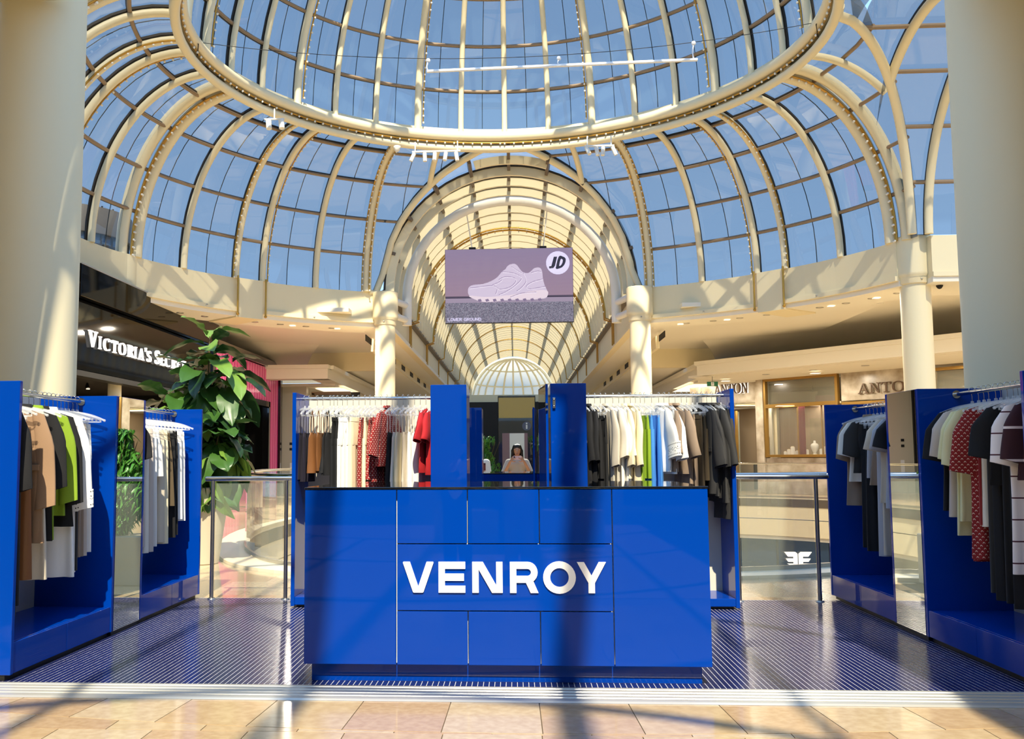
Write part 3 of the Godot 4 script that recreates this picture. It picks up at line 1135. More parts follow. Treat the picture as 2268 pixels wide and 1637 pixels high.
	for i in lt.size() - 1:
		var rows := []
		for k in 5:
			var row := PackedVector3Array()
			for j in 4:
				var t: float = lt[i] + (lt[i + 1] - lt[i]) * j / 3.0
				var a0 := minf(groin_a(clampf(t, -25.9, 25.9)), 85.0)
				row.append(dp(t, a0 + (86.0 - a0) * k / 4.0, 0.14))
			rows.append(row)
		var mb := MB.new()
		mb.grid(rows, false, Vector3.DOWN)
		part("pane", mb, M.pane, d)
		if i > 0:
			var t: float = lt[i]
			var a0 := minf(groin_a(t), 85.0)
			var pts := []
			for k in 5: pts.append(dp(t, a0 + (86.0 - a0) * k / 4.0, 0.155))
			mb = MB.new()
			mb.tube(pts, 0.011, 4)
			part("glazing_joint", mb, M.gasket, d)
	for k in [2, 3, 4]:
		for s in [-1.0, 1.0]:
			var pts := []
			for i in 30:
				var t: float = 26.0 - i * 0.9
				if groin_a(t) > rowa[k]: break
				pts.append(dp(s * t, rowa[k], 0.08))
			if pts.size() > 1:
				var mb := MB.new()
				mb.tube(pts, 0.045, 8)
				part("purlin", mb, M.bronze, d)
	for s in [-1.0, 1.0]:
		var t: float = s * 15.5
		var a0 := groin_a(t)
		var pts := []
		for k in 9: pts.append(dp(t, a0 + (86.0 - a0) * k / 8.0))
		var mb := MB.new()
		mb.tube(pts, 0.085, 8)
		part("rib", mb, M.cream_steel, d)

	# the ring
	var ring := thing("ceiling", "great double-tube steel ring between the lower dome and the cupola", "ring beam", Vector3(), "", "structure")
	var circle := func(r: float, y: float, m := 96) -> Array:
		var pts := []
		for i in m: pts.append(cyl(360.0 * i / m, r, y))
		return pts
	var mb3 := MB.new()
	mb3.tube(circle.call(6.72, 10.04), 0.10, 12, true)
	part("lower_tube", mb3, M.cream_steel, ring)
	mb3 = MB.new()
	mb3.tube(circle.call(6.62, 10.36), 0.135, 14, true)
	part("upper_tube", mb3, M.cream_steel, ring)
	mb3 = MB.new()
	mb3.lathe([Vector2(6.74, 10.06), Vector2(6.83, 10.12), Vector2(6.83, 10.3), Vector2(6.70, 10.40)], 96, V(DC.x, 0, DC.z))
	part("web", mb3, M.cream_steel, ring)
	mb3 = MB.new()
	mb3.lathe([Vector2(6.66, 10.46), Vector2(6.70, 10.60), Vector2(6.80, 10.62)], 96, V(DC.x, 0, DC.z))
	part("kerb_flashing", mb3, M.cream_steel, ring)
	var rs: Array = circle.call(6.60, 10.17, 120)
	rs.append(rs[0])
	mb3 = MB.new()
	mb3.tube(circle.call(6.60, 10.17, 120), 0.024, 6, true)
	var st := part("brass_light_strip", mb3, M.brass, ring)
	var offs := []
	for p in rs: offs.append((V(DC.x, 10.17, DC.z) - p).normalized() * 0.03 + V(0, -0.035, 0))
	bulbs(bulb, rs, 0.26, offs, st)

	# cupola above the ring
	var c := thing("ceiling", "glass cupola above the ring with slender upright cream ribs", "dome", Vector3(), "", "structure")
	var RC := 6.66
	var cp := func(theta: float, e: float, off: float) -> Vector3:
		var t := deg_to_rad(e)
		return cyl(theta, (RC + off) * cos(t), 10.42 + (RC + off) * sin(t))
	var nrib := 34
	var step := 360.0 / nrib
	for i in nrib:
		var t := step * i
		var pts := []
		for k in 19: pts.append(cp.call(t, 4.0 * k, 0.0))
		var mb := MB.new()
		var is_main := i in [2, nrib - 2, 5, nrib - 5, 8, nrib - 8]
		mb.tube(pts, 0.10 if is_main else 0.075, 8)
		part("rib", mb, M.cream_steel, c)
		var ac := []
		var ou := []
		var p2 := []
		for k in 19:
			p2.append(cp.call(t, 4.0 * k, 0.12))
			ac.append(V(cos(deg_to_rad(t)), 0, sin(deg_to_rad(t))))
			ou.append((cp.call(t, 4.0 * k, 1.0) - cp.call(t, 4.0 * k, 0.0)))
		mb = MB.new()
		mb.strap(p2, ac, ou, 0.10, 0.05)
		part("gasket", mb, M.gasket, c)
		if is_main:
			var p3 := []
			var of := []
			var sg := 1.0 if i < nrib / 2 else -1.0
			for k in 10:
				p3.append(cp.call(t - sg * 1.1, 2.0 + 4.0 * k, -0.08))
				of.append(cp.call(t, 4.0 * k, -0.13) - cp.call(t, 4.0 * k, -0.08))
			mb = MB.new()
			mb.tube(p3, 0.022, 6)
			var o := part("brass_light_strip", mb, M.brass, c)
			bulbs(bulb, p3, 0.19, of, o)
	var rowe := [1.5, 10.6, 21.0, 31.5, 42.0, 53.0, 64.0]
	for k in range(1, rowe.size()):
		var pts := []
		for i in 102: pts.append(cp.call(360.0 * i / 102, rowe[k], 0.07))
		var mb := MB.new()
		mb.tube(pts, 0.045, 6, true)
		part("purlin", mb, M.bronze, c)
		mb = MB.new()
		for i in 102: pts[i] = cp.call(360.0 * i / 102, rowe[k], 0.13)
		mb.tube(pts, 0.05, 6, true)
		part("gasket", mb, M.gasket, c)
	for i in range(-9, 9):
		for h in 2:
			var t0 := step * (i + h * 0.5)
			var t1 := t0 + step * 0.5
			for k in 4:
				var rows := []
				for e in 3:
					var ee: float = rowe[k] + (rowe[k + 1] - rowe[k]) * e / 2.0
					rows.append(PackedVector3Array([cp.call(t0, ee, 0.13), cp.call(t1, ee, 0.13)]))
				var mb := MB.new()
				mb.grid(rows, false, Vector3.DOWN)
				part("pane", mb, M.pane, c)
			if h == 1:
				var pts := []
				for k in 12: pts.append(cp.call(t0, 2.0 + 3.7 * k, 0.145))
				var mb := MB.new()
				mb.tube(pts, 0.010, 4)
				part("glazing_joint", mb, M.gasket, c)

func pane(d: Node, t0: float, t1: float, a0: float, a1: float) -> void:
	var rows := []
	for k in 3:
		var a := a0 + (a1 - a0) * k / 2.0
		rows.append(PackedVector3Array([dp(t0, a, 0.14), dp(t1, a, 0.14)]))
	var mb := MB.new()
	mb.grid(rows, false, Vector3.DOWN)
	part("pane", mb, M.pane, d)

# ---------------------------------------------------------------- far barrel vault
func build_barrel() -> void:
	var b := thing("ceiling", "long barrel vault of close cream arches and milky glass running away behind the screen", "vault", V(-0.1, 6.4, 0), "", "structure")
	var R := 3.75
	var av := func(phi: float, r: float, z: float) -> Vector3:
		var t := deg_to_rad(phi)
		return V(-r * cos(t), r * sin(t), z)
	var zg := func(phi: float) -> float:
		var w: Vector3 = av.call(phi, R, 0.0)
		var r := dome_rad(w.y + 6.4)
		var dx := w.x - 0.1 - DC.x
		return DC.z - sqrt(maxf(0.0, r * r - dx * dx))
	var zs := []
	for i in 48: zs.append(-29.15 - 1.13 * i)
	# one arch, shared by all
	var pts := []
	var ac := []
	var ou := []
	for i in 31:
		var ph := 6.0 * i
		pts.append(av.call(ph, R - 0.13, 0.0))
		ac.append(V(0, 0, 1))
		ou.append((av.call(ph, 1.0, 0.0) as Vector3))
	var mb := MB.new()
	mb.strap(pts, ac, ou, 0.13, 0.26)
	var arch := mb.mesh()
	var gm := MB.new()
	for i in pts.size(): pts[i] = av.call(6.0 * i, R + 0.035, 0.0)
	gm.strap(pts, ac, ou, 0.20, 0.04)
	var gsk := gm.mesh()
	for z in zs:
		var o := part("arch_rib", arch, M.cream_steel, b)
		o.position = V(0, 0, z)
		var o2 := part("gasket", gsk, M.gasket, b)
		o2.position = V(0, 0, z)
	# short arches over the groin in front of the first full one
	for q in [[-28.02, 0.0]]:
		var p2 := []
		var a2 := []
		var o2 := []
		for i in 91:
			var ph: float = 2.0 * i
			var w: Vector3 = av.call(ph, R - 0.13, q[0])
			if Vector2(w.x - 0.1 - DC.x, w.z - DC.z).length() < dome_rad(w.y + 6.4) + 0.02: continue
			p2.append(av.call(ph, R - 0.13, q[0])); a2.append(V(0, 0, 1)); o2.append(av.call(ph, 1.0, 0.0))
		mb = MB.new()
		mb.strap(p2, a2, o2, 0.10, 0.24)
		part("arch_rib", mb, M.cream_steel, b)
	for k in 11:
		mb = MB.new()
		var ph := 18.0 * k
		var z0: float = maxf(-29.1, zg.call(ph))
		var p0: Vector3 = av.call(ph, R - 0.02, z0)
		var p1: Vector3 = av.call(ph, R - 0.02, -82.4)
		mb.strap([p0, p1], [V(sin(deg_to_rad(ph)), cos(deg_to_rad(ph)), 0), V(sin(deg_to_rad(ph)), cos(deg_to_rad(ph)), 0)], [av.call(ph, 1.0, 0.0), av.call(ph, 1.0, 0.0)], 0.09, 0.22)
		part("purlin", mb, M.bronze_dark, b)
	# panes: singly in the nearer bays, joined beyond
	var pm := MB.new()
	var far := MB.new()
	for k in 10:
		var p: Vector3 = av.call(18.0 * k + 0.5, R + 0.06, -0.05)
		var q: Vector3 = av.call(18.0 * k + 17.5, R + 0.06, -0.05)
		pm = MB.new()
		pm.quad(p, q, q + V(0, 0, -1.03), p + V(0, 0, -1.03))
		var pmm := pm.mesh()
		for i in 47:
			if i < 29:
				var o := part("pane", pmm, M.milk_pane, b)
				o.position = V(0, 0, zs[i])
			else:
				far.quad(p + V(0, 0, zs[i]), q + V(0, 0, zs[i]), q + V(0, 0, zs[i] - 1.03), p + V(0, 0, zs[i] - 1.03))
	for k in 10:
		var r0 := PackedVector3Array()
		var r1 := PackedVector3Array()
		for i in 7:
			var ph := 18.0 * k + 3.0 * i
			var p: Vector3 = av.call(ph, R + 0.06, 0.0)
			r0.append(V(p.x, p.y, maxf(-29.05, zg.call(ph))))
			r1.append(V(p.x, p.y, -29.1))
		pm = MB.new()
		pm.grid([r0, r1], false, V(0, -1, 0))
		part("pane", pm, M.milk_pane, b)
	var fo := part("far_panes", far, M.milk_pane, b)
	fo.set_meta("kind", "stuff")
	# side walls under the springing, with brass conduits and light strips
	var bulb := SphereMesh.new()
	bulb.radius = 0.028; bulb.height = 0.056; bulb.radial_segments = 6; bulb.rings = 4
	for s in [-1.0, 1.0]:
		part("side_wall", boxm(V(s * (R + 0.12), -0.5, -55.8), V(0.16, 0.86, 53.4)), M.cream, b)
		part("side_lip", boxm(V(s * (R + 0.10), -0.97, -55.8), V(0.26, 0.08, 53.4)), M.cream, b)
	var sp := []
	for i in 37: sp.append(av.call(5.0 * i, R - 0.33, 0.0))
	for z in [-35.6, -36.0, -42.4, -42.8, -49.2, -56.0, -62.8, -69.6, -76.4]:
		mb = MB.new()
		var full: Array = [V(-(R - 0.05), -0.95, 0), V(-(R - 0.05), -0.1, 0)] + sp + [V(R - 0.05, -0.1, 0), V(R - 0.05, -0.95, 0)]
		mb.tube(full, 0.035, 6)
		var o := part("brass_light_strip", mb, M.brass, b)
		o.position = V(0, 0, z)
		var off := []
		for p in sp: off.append(-(p as Vector3).normalized() * 0.05)
		bulbs(bulb, sp, 0.30, off, o)
	# apse with fan ribs at the far end
	var apse := MB.new()
	for i in 13:
		var az := PI * i / 12.0
		var p3 := []
		for k in 10:
			var e := PI * 0.5 * k / 9.0
			p3.append(V(-R * cos(az) * cos(e), R * sin(e), -86.0 - 6.0 * sin(az) * cos(e)))
		apse.tube(p3, 0.09, 6)
	for e in [0.0, 25.0, 50.0]:
		var p3 := []
		for i in 25:
			var az := PI * i / 24.0
			p3.append(V(-R * cos(az) * cos(deg_to_rad(e)), R * sin(deg_to_rad(e)), -86.0 - 6.0 * sin(az) * cos(deg_to_rad(e))))
		apse.tube(p3, 0.07, 6)
	part("apse_ribs", apse, M.cream_steel, b)
	var ap := MB.new()
	var rows := []
	for k in 8:
		var e := PI * 0.5 * k / 7.0
		var row := PackedVector3Array()
		for i in 19:
			var az := PI * i / 18.0
			row.append(V(-(R + 0.1) * cos(az) * cos(e), (R + 0.1) * sin(e), -86.0 - 6.1 * sin(az) * cos(e)))
		rows.append(row)
	ap.grid(rows, false, Vector3.DOWN)
	part("apse_glass", ap, M.milk_far, b)
	part("end_wall", boxm(V(0, -3.4, -92.5), V(9.5, 6.0, 0.3)), M.beige_panel, b)

	# white tube arch that carries the screen, on short stubs from the two columns
	var ta := thing("tube_arch", "thick white tube arch inside the vault that carries the screen", "arch", V(-0.08, 0, -30.6))
	var tp := [V(-3.28, 5.55, 0), V(-3.28, 6.4, 0)]
	for i in range(1, 30):
		var t := PI * i / 30.0
		tp.append(V(-3.28 * cos(t), 6.45 + 3.05 * sin(t), 0))
	tp.append_array([V(3.28, 6.4, 0), V(3.28, 5.55, 0)])
	mb = MB.new()
	mb.tube(tp, 0.15, 16)
	part("arch_tube", mb, M.white_paint, ta)
	for s in [-1.0, 1.0]:
		for y in [5.72, 6.18]:
			mb = MB.new()
			mb.tube([V(s * 3.28, y, 0), V(s * 3.40, y, 0.4), V(s * 3.62, y, 1.25)], 0.10, 12)
			part("stub", mb, M.white_paint, ta)
	# the screen
	screen()

func fill_poly(im: Image, poly: Array, col: Color) -> void:
	var y0 := 1e9
	var y1 := -1e9
	for p in poly:
		y0 = minf(y0, p.y); y1 = maxf(y1, p.y)
	for y in range(maxi(0, int(y0)), mini(im.get_height(), int(y1) + 1)):
		var xs := []
		for i in poly.size():
			var a: Vector2 = poly[i]
			var b: Vector2 = poly[(i + 1) % poly.size()]
			if (a.y <= y) != (b.y <= y):
				xs.append(a.x + (y - a.y) / (b.y - a.y) * (b.x - a.x))
		xs.sort()
		for i in range(0, xs.size() - 1, 2):
			im.fill_rect(Rect2i(int(xs[i]), y, maxi(1, int(xs[i + 1]) - int(xs[i])), 1), col)

func smooth_poly(p: Array, k := 4) -> Array:
	var out := []
	var m := p.size()
	for i in m:
		for j in k:
			out.append((p[i] as Vector2).cubic_interpolate(p[(i + 1) % m], p[(i - 1 + m) % m], p[(i + 2) % m], float(j) / k))
	return out

func stroke(im: Image, p: Array, w: float, col: Color) -> void:
	for i in p.size() - 1:
		var a: Vector2 = p[i]
		var b: Vector2 = p[i + 1]
		var nn := (b - a).orthogonal().normalized() * w * 0.5
		fill_poly(im, [a + nn, b + nn, b - nn, a - nn], col)

func screen() -> void:
	var W := 784
	var H := 456
	var im := Image.create(W, H, false, Image.FORMAT_RGB8)
	for y in H:
		var t := float(y) / H
		var c := Color8(140, 124, 150).lerp(Color8(158, 128, 138), t)
		im.fill_rect(Rect2i(0, y, W, 1), c)
	for i in 40:      # corrugated wall behind the shoe
		var y := 6 + i * 8
		if y > 296: break
		im.fill_rect(Rect2i(0, y, W, 3), Color8(116, 98, 122).lerp(Color8(136, 104, 112), y / 300.0))
	im.fill_rect(Rect2i(0, 292, W, 14), Color8(58, 46, 56))
	im.fill_rect(Rect2i(0, 304, W, 32), Color8(150, 134, 150))
	var r2 := RandomNumberGenerator.new()
	r2.seed = 3
	for y in range(332, H, 3):
		for x in range(0, W, 5):
			var g := 70 + r2.randi() % 75
			im.fill_rect(Rect2i(x + r2.randi() % 3, y, 5, 3), Color8(g, g - 2, g + 8))
	# running shoe, toe to the left
	var shoe := [Vector2(140, 262), Vector2(146, 236), Vector2(170, 222), Vector2(230, 216), Vector2(280, 200), Vector2(320, 176), Vector2(352, 140), Vector2(372, 126), Vector2(384, 108), Vector2(404, 96), Vector2(430, 94), Vector2(448, 108), Vector2(462, 128), Vector2(480, 146), Vector2(510, 152), Vector2(532, 138), Vector2(548, 124), Vector2(572, 118), Vector2(590, 126), Vector2(598, 150), Vector2(602, 190), Vector2(612, 230), Vector2(628, 268), Vector2(626, 300), Vector2(600, 312), Vector2(500, 318), Vector2(400, 318), Vector2(300, 326), Vector2(230, 326), Vector2(176, 308), Vector2(148, 286)]
	fill_poly(im, smooth_poly(shoe), Color8(205, 190, 208))
	fill_poly(im, smooth_poly([Vector2(150, 288), Vector2(260, 296), Vector2(420, 284), Vector2(540, 262), Vector2(624, 262), Vector2(628, 296), Vector2(600, 312), Vector2(500, 318), Vector2(400, 316), Vector2(300, 326), Vector2(230, 326), Vector2(176, 308)]), Color8(226, 208, 214))
	for q in [[Vector2(352, 142), Vector2(420, 150), Vector2(470, 180), Vector2(440, 220), Vector2(380, 262), Vector2(330, 284)], [Vector2(330, 190), Vector2(370, 172), Vector2(420, 178), Vector2(436, 200), Vector2(400, 236), Vector2(340, 250), Vector2(322, 240)], [Vector2(150, 240), Vector2(220, 232), Vector2(290, 226), Vector2(320, 244), Vector2(310, 280)], [Vector2(482, 150), Vector2(498, 200), Vector2(470, 240), Vector2(440, 262)], [Vector2(600, 190), Vector2(540, 206), Vector2(500, 232), Vector2(520, 250), Vector2(616, 236)], [Vector2(400, 300), Vector2(470, 276), Vector2(560, 270)], [Vector2(290, 222), Vector2(330, 206), Vector2(350, 190)], [Vector2(410, 110), Vector2(440, 132), Vector2(470, 150)], [Vector2(530, 150), Vector2(570, 140), Vector2(590, 146)]]:
		stroke(im, smooth_open(q), 3.0, Color8(150, 130, 158))
		var q2 := []
		for p in q: q2.append(p + Vector2(3, 5))
		stroke(im, smooth_open(q2), 3.5, Color8(232, 220, 232))
	for i in 9:
		var x := 200.0 + i * 46
		fill_poly(im, [Vector2(x, 312), Vector2(x + 18, 308), Vector2(x + 26, 322), Vector2(x + 6, 326)], Color8(120, 102, 128))
	# round badge with slanted lettering
	var badge := []
	for i in 48: badge.append(Vector2(694 + 72 * cos(TAU * i / 48), 92 + 72 * sin(TAU * i / 48)))
	fill_poly(im, badge, Color8(226, 218, 250))
	fill_poly(im, [Vector2(670, 54), Vector2(690, 54), Vector2(676, 110), Vector2(666, 124), Vector2(640, 126), Vector2(640, 114), Vector2(654, 112)], Color8(16, 14, 22))
	fill_poly(im, smooth_poly([Vector2(700, 54), Vector2(726, 54), Vector2(742, 68), Vector2(738, 96), Vector2(722, 118), Vector2(704, 126), Vector2(682, 126)], 3), Color8(16, 14, 22))
	fill_poly(im, [Vector2(700, 54), Vector2(712, 54), Vector2(692, 126), Vector2(680, 126)], Color8(16, 14, 22))
	fill_poly(im, smooth_poly([Vector2(712, 70), Vector2(724, 74), Vector2(722, 92), Vector2(712, 108), Vector2(702, 110)], 3), Color8(226, 218, 250))
	# caption in block letters
	var caps := {"L": "1000010000100001000011111", "O": "0111010001100011000101110", "W": "1000110001101011010101010", "E": "1111110000111101000011111", "R": "1111010001111101001010001", "G": "0111110000100111000101111", "U": "1000110001100011000101110", "N": "1000111001101011001110001", "D": "1111010001100011000111110"}
	var cx := 14
	for ch in "LOWER GROUND":
		if ch == " ":
			cx += 10
			continue
		for k in 25:
			if caps[ch][k] == "1": im.fill_rect(Rect2i(cx + (k % 5) * 3, 424 + (k / 5) * 4, 4, 4), Color8(226, 218, 250))
		cx += 18
	for y in range(0, H, 8): im.fill_rect(Rect2i(0, y, W, 1), Color8(128, 112, 150))
	var m := mat("screen", Color.BLACK, 0.4)
	m.emission_enabled = true
	m.emission = Color.WHITE
	m.emission_operator = BaseMaterial3D.EMISSION_OP_MULTIPLY
	m.emission_texture = ImageTexture.create_from_image(im)
	m.emission_energy_multiplier = 0.62
	var s := thing("screen", "large hanging video screen showing a pale running shoe", "screen", V(-0.14, 6.84, -30.95))
	part("cabinet", boxm(V(0, 0, -0.08), V(4.08, 2.40, 0.12), 0.01), M.black, s)
	var q := MB.new()
	q.quad(V(-2.03, -1.185, 0), V(2.03, -1.185, 0), V(2.03, 1.185, 0), V(-2.03, 1.185, 0))
	q.uv = PackedVector2Array([Vector2(0, 1), Vector2(1, 1), Vector2(1, 0), Vector2(0, 0)])
	part("display", q, m, s)
	for x in [[-1.16, -1.35], [1.10, 1.25]]:
		q = MB.new()
		q.tube([V(x[0], 1.18, -0.08), V(x[1], 2.5, 0.2)], 0.022, 6)
		part("hanger_cable", q, M.white_paint, s)
		q = MB.new()
		q.box(V(x[0], 1.22, -0.08), V(0.22, 0.10, 0.08), 0.01)
		part("lifting_bracket", q, M.dark, s)
	var al := AreaLight3D.new()
	al.name = "screen_glow"
	al.area_size = Vector2(4.0, 2.3)
	al.position = V(-0.14, 6.84, -30.9)
	al.light_color = Color8(190, 170, 200)
	al.light_energy = 0.25
	al.shadow_enabled = true
	al.rotate_y(PI)
	add_child(al)

func smooth_open(p: Array) -> Array:
	var out := []
	var m := p.size()
	for i in m - 1:
		for j in 5:
			out.append((p[i] as Vector2).cubic_interpolate(p[i + 1], p[maxi(i - 1, 0)], p[mini(i + 2, m - 1)], j / 5.0))
	out.append(p[m - 1])
	return out

# ---------------------------------------------------------------- side vault on the right
func build_side_vault() -> void:
	var b := thing("ceiling", "glazed side vault on the right with branching cream ribs above the sunlit column", "vault", V(0, 6.4, -18.9), "", "structure")
	var R := 3.72
	var sv := func(phi: float, r: float, x: float) -> Vector3:
		var t := deg_to_rad(phi)
		return V(x, r * sin(t), -r * cos(t))
	# groin with the dome: x where the vault at angle phi meets the dome
	var gx := func(phi: float) -> float:
		var y := 6.4 + R * sin(deg_to_rad(phi))
		var z := -18.9 - R * cos(deg_to_rad(phi))
		var s: float = clampf((y - 6.35) / 3.75, 0.0, 1.0)
		var r := 9.56 - 2.8 * (1.0 - sqrt(1.0 - s * s))
		var dz := z - DC.z
		return DC.x + sqrt(maxf(0.0, r * r - dz * dz))
	var g := []
	for i in 31: g.append(sv.call(3.0 * i, R, gx.call(3.0 * i)))
	var mb := MB.new()
	mb.tube(g, 0.10, 10)
	part("groin_rib", mb, M.cream_steel, b)
	for x in [8.15, 9.45, 10.75, 12.05, 13.35, 14.65]:
		var pts := []
		for i in 61:
			var ph := 3.0 * i
			if ph > 132.0 and x < 9.4: break
			if gx.call(minf(ph, 90.0)) <= x + 0.02: pts.append(sv.call(ph, R, x))
		if pts.size() > 2:
			mb = MB.new()
			mb.tube(pts, 0.10, 8)
			part("arch_rib", mb, M.cream_steel, b)
			var p2 := []
			var ac := []
			var ou := []
			for p in pts:
				var o := V(0, p.y, p.z).normalized()
				p2.append(p + o * 0.12); ac.append(V(1, 0, 0)); ou.append(o)
			mb = MB.new()
			mb.strap(p2, ac, ou, 0.13, 0.05)
			part("gasket", mb, M.gasket, b)
	var lv := [0.0, 18.0, 37.0, 57.0, 76.0, 95.0, 114.0, 133.0]
	for k in range(1, 5):
		mb = MB.new()
		mb.tube([sv.call(lv[k], R + 0.06, gx.call(lv[k])), sv.call(lv[k], R + 0.06, 15.0)], 0.05, 8)
		part("purlin", mb, M.bronze, b)
	for k in 7:
		var xs := [6.5, 7.0, 8.15, 9.45, 10.75, 12.05, 13.35, 14.65]
		for i in 7:
			var x0: float = maxf(xs[i], gx.call(minf(lv[k + 1], 90.0)))
			var x1: float = xs[i + 1]
			if x1 - x0 < 0.05: continue
			var xb: float = maxf(xs[i], minf(gx.call(minf(lv[k], 90.0)), x1))
			mb = MB.new()
			mb.grid([PackedVector3Array([sv.call(lv[k], R + 0.13, xb), sv.call(lv[k], R + 0.13, x1)]), PackedVector3Array([sv.call((lv[k] + lv[k + 1]) * 0.5, R + 0.13, (xb + x0) * 0.5), sv.call((lv[k] + lv[k + 1]) * 0.5, R + 0.13, x1)]), PackedVector3Array([sv.call(lv[k + 1], R + 0.13, x0), sv.call(lv[k + 1], R + 0.13, x1)])], false, Vector3.DOWN)
			part("pane", mb, M.pane, b)
	# dome glass between the twin ribs and the groin
	for k in 5:
		var a0: float = [0.0, 17.0, 33.5, 53.0, 74.0][k]
		var a1: float = [17.0, 33.5, 53.0, 74.0, 90.0][k]
		var rows := []
		for i in 4:
			var a := a0 + (a1 - a0) * i / 3.0
			var p := prof(a)
			var ph := rad_to_deg(asin(clampf((p.y - 6.4) / R, 0.0, 1.0)))
			var gz := -18.9 - R * cos(deg_to_rad(ph))
			var th := rad_to_deg(asin(clampf((gz - DC.z) / p.x, -1.0, 1.0))) + 90.0
			if k == 4: th = 94.0 + 5.0 * i
			var row := PackedVector3Array()
			for j in 4: row.append(dp(72.5 + (th - 72.5) * j / 3.0, a, 0.14) - b.position)
			rows.append(row)
		mb = MB.new()
		mb.grid(rows, false, Vector3.DOWN)
		part("pane", mb, M.pane, b)
		if k > 0:
			mb = MB.new()
			var row: PackedVector3Array = rows[0]
			mb.tube([row[0], row[1], row[2], row[3]], 0.045, 8)
			part("purlin", mb, M.bronze, b)
	var rp := []
	for i in 13: rp.append(dp(82.0, 52.0 + 38.0 * i / 12.0) - b.position)
	mb = MB.new()
	mb.tube(rp, 0.085, 8)
	part("rib", mb, M.cream_steel, b)
	# wall under the springing
	var w := thing("wall", "straight cream fascia of the side vault right of the sunlit column", "fascia", V(12.6, 0, -22.65), "", "structure")
	part("band", boxm(V(0, 5.95, -0.15), V(6.2, 0.84, 0.3)), M.cream, w)
	part("lip", boxm(V(0, 5.475, -0.15), V(6.2, 0.11, 0.4)), M.cream, w)
	part("soffit", boxm(V(0, 5.36, -1.0), V(6.2, 0.12, 2.0)), M.ceiling_paint, w)
	mb = MB.new()
	mb.ball(V(-2.75, 5.28, -0.5), V(0.07, 0.07, 0.07), 10)
	mb.lathe([Vector2(0.0, 5.30), Vector2(0.075, 5.30), Vector2(0.075, 5.27)], 12, V(-2.75, 0, -0.5))
	part("camera_dome", mb, M.dark, w)

# ---------------------------------------------------------------- what stands behind the camera (seen in mirrors, shades the kiosk)
func build_behind() -> void:
	var b := thing("ceiling", "open barrel of cream ribs over the walkway where the photographer stands", "vault", V(-0.17, 6.4, 0), "", "structure")
	var R := 3.75
	for i in 7:
		var pts := []
		for k in 25:
			var t := PI * k / 24.0
			pts.append(V(-R * cos(t), R * sin(t), -7.6 + 3.6 * i))
		var mb := MB.new()
		mb.tube(pts, 0.06, 8)
		part("arch_rib", mb, M.cream_steel, b)
	for ph in [0.0, 25.0, 46.0, 66.0, 87.6, 111.9, 134.0, 156.0, 180.0]:
		var t := deg_to_rad(ph)
		var mb := MB.new()
		mb.tube([V(-R * cos(t), R * sin(t), -8.0), V(-R * cos(t), R * sin(t), 14.0)], 0.095 if ph in [87.6, 111.9] else 0.045, 8)
		part("purlin", mb, M.cream_steel, b)
	var w := thing("wall", "cream side ceilings and far wall of the hall behind the photographer", "wall", Vector3(), "", "structure")
	part("side_ceiling", boxm(V(8.25, 5.9, 2.9), V(10.2, 0.9, 22.2)), M.cream, w)
	part("side_ceiling", boxm(V(-8.7, 5.9, 2.9), V(9.7, 0.9, 22.2)), M.cream, w)
	part("end_wall", boxm(V(0, 2.7, 15.0), V(28, 5.5, 0.3)), M.cream, w)
	part("end_band", boxm(V(0, 5.9, 14.6), V(28, 0.9, 0.5)), M.cream, w)
	part("side_wall", boxm(V(13.4, 2.7, 1.0), V(0.3, 5.5, 28.0)), M.beige_panel, w)
	part("side_wall", boxm(V(-13.4, 2.7, 1.0), V(0.3, 5.5, 28.0)), M.beige_panel, w)
	for i in 5: part("shop_opening", boxm(V(-9.0 + 4.5 * i, 1.7, 14.8), V(3.2, 3.2, 0.1)), M.dark, w)
	# information totem
	var t := thing("totem", "tall black information totem with a gold mesh head, reflected in the mirror", "information sign", V(0.05, -0.03, 5.0))
	part("body", boxm(V(0, 1.46, 0), V(0.92, 2.92, 0.16), 0.01), M.black_gloss, t)
	var gm := mat("gold_mesh", Color8(190, 170, 110), 0.4, 0.5)
	part("mesh_head", boxm(V(0, 2.62, -0.085), V(0.88, 0.5, 0.02)), gm, t)
	var mb := MB.new()
	var disc := PackedVector2Array()
	for i in 28: disc.append(Vector2(0.11 * cos(TAU * i / 28), 0.11 * sin(TAU * i / 28)))
	mb.tf = Transform3D(Basis(Vector3.UP, PI), V(0.24, 2.17, -0.08))
	mb.prism(disc, 0.0, 0.006)
	part("disc", mb, mat("totem_blue", Color8(96, 104, 130), 0.5), t)
	mb = MB.new()
	mb.tf = Transform3D(Basis(Vector3.UP, PI), V(0.24, 2.17, -0.086))
	mb.box(V(0, -0.02, 0.004), V(0.035, 0.10, 0.006))
	mb.box(V(0, 0.065, 0.004), V(0.035, 0.035, 0.006))
	part("letter", mb, M.letter_white, t)
	part("poster", boxm(V(-0.05, 1.45, -0.085), V(0.62, 1.1, 0.008)), mat("poster", Color8(150, 120, 130), 0.6), t)
	part("notice", boxm(V(0.0, 1.62, -0.092), V(0.36, 0.75, 0.006)), M.letter_white, t)
	# bushes beside it
	for s in [-1.0, 1.0]:
		bush("leafy bush on the %s of the information totem, reflected in the mirror" % ("left" if s < 0 else "right"), V(0.05 + s * 0.85, 0, 4.2), 0.55, 1.9, 900)

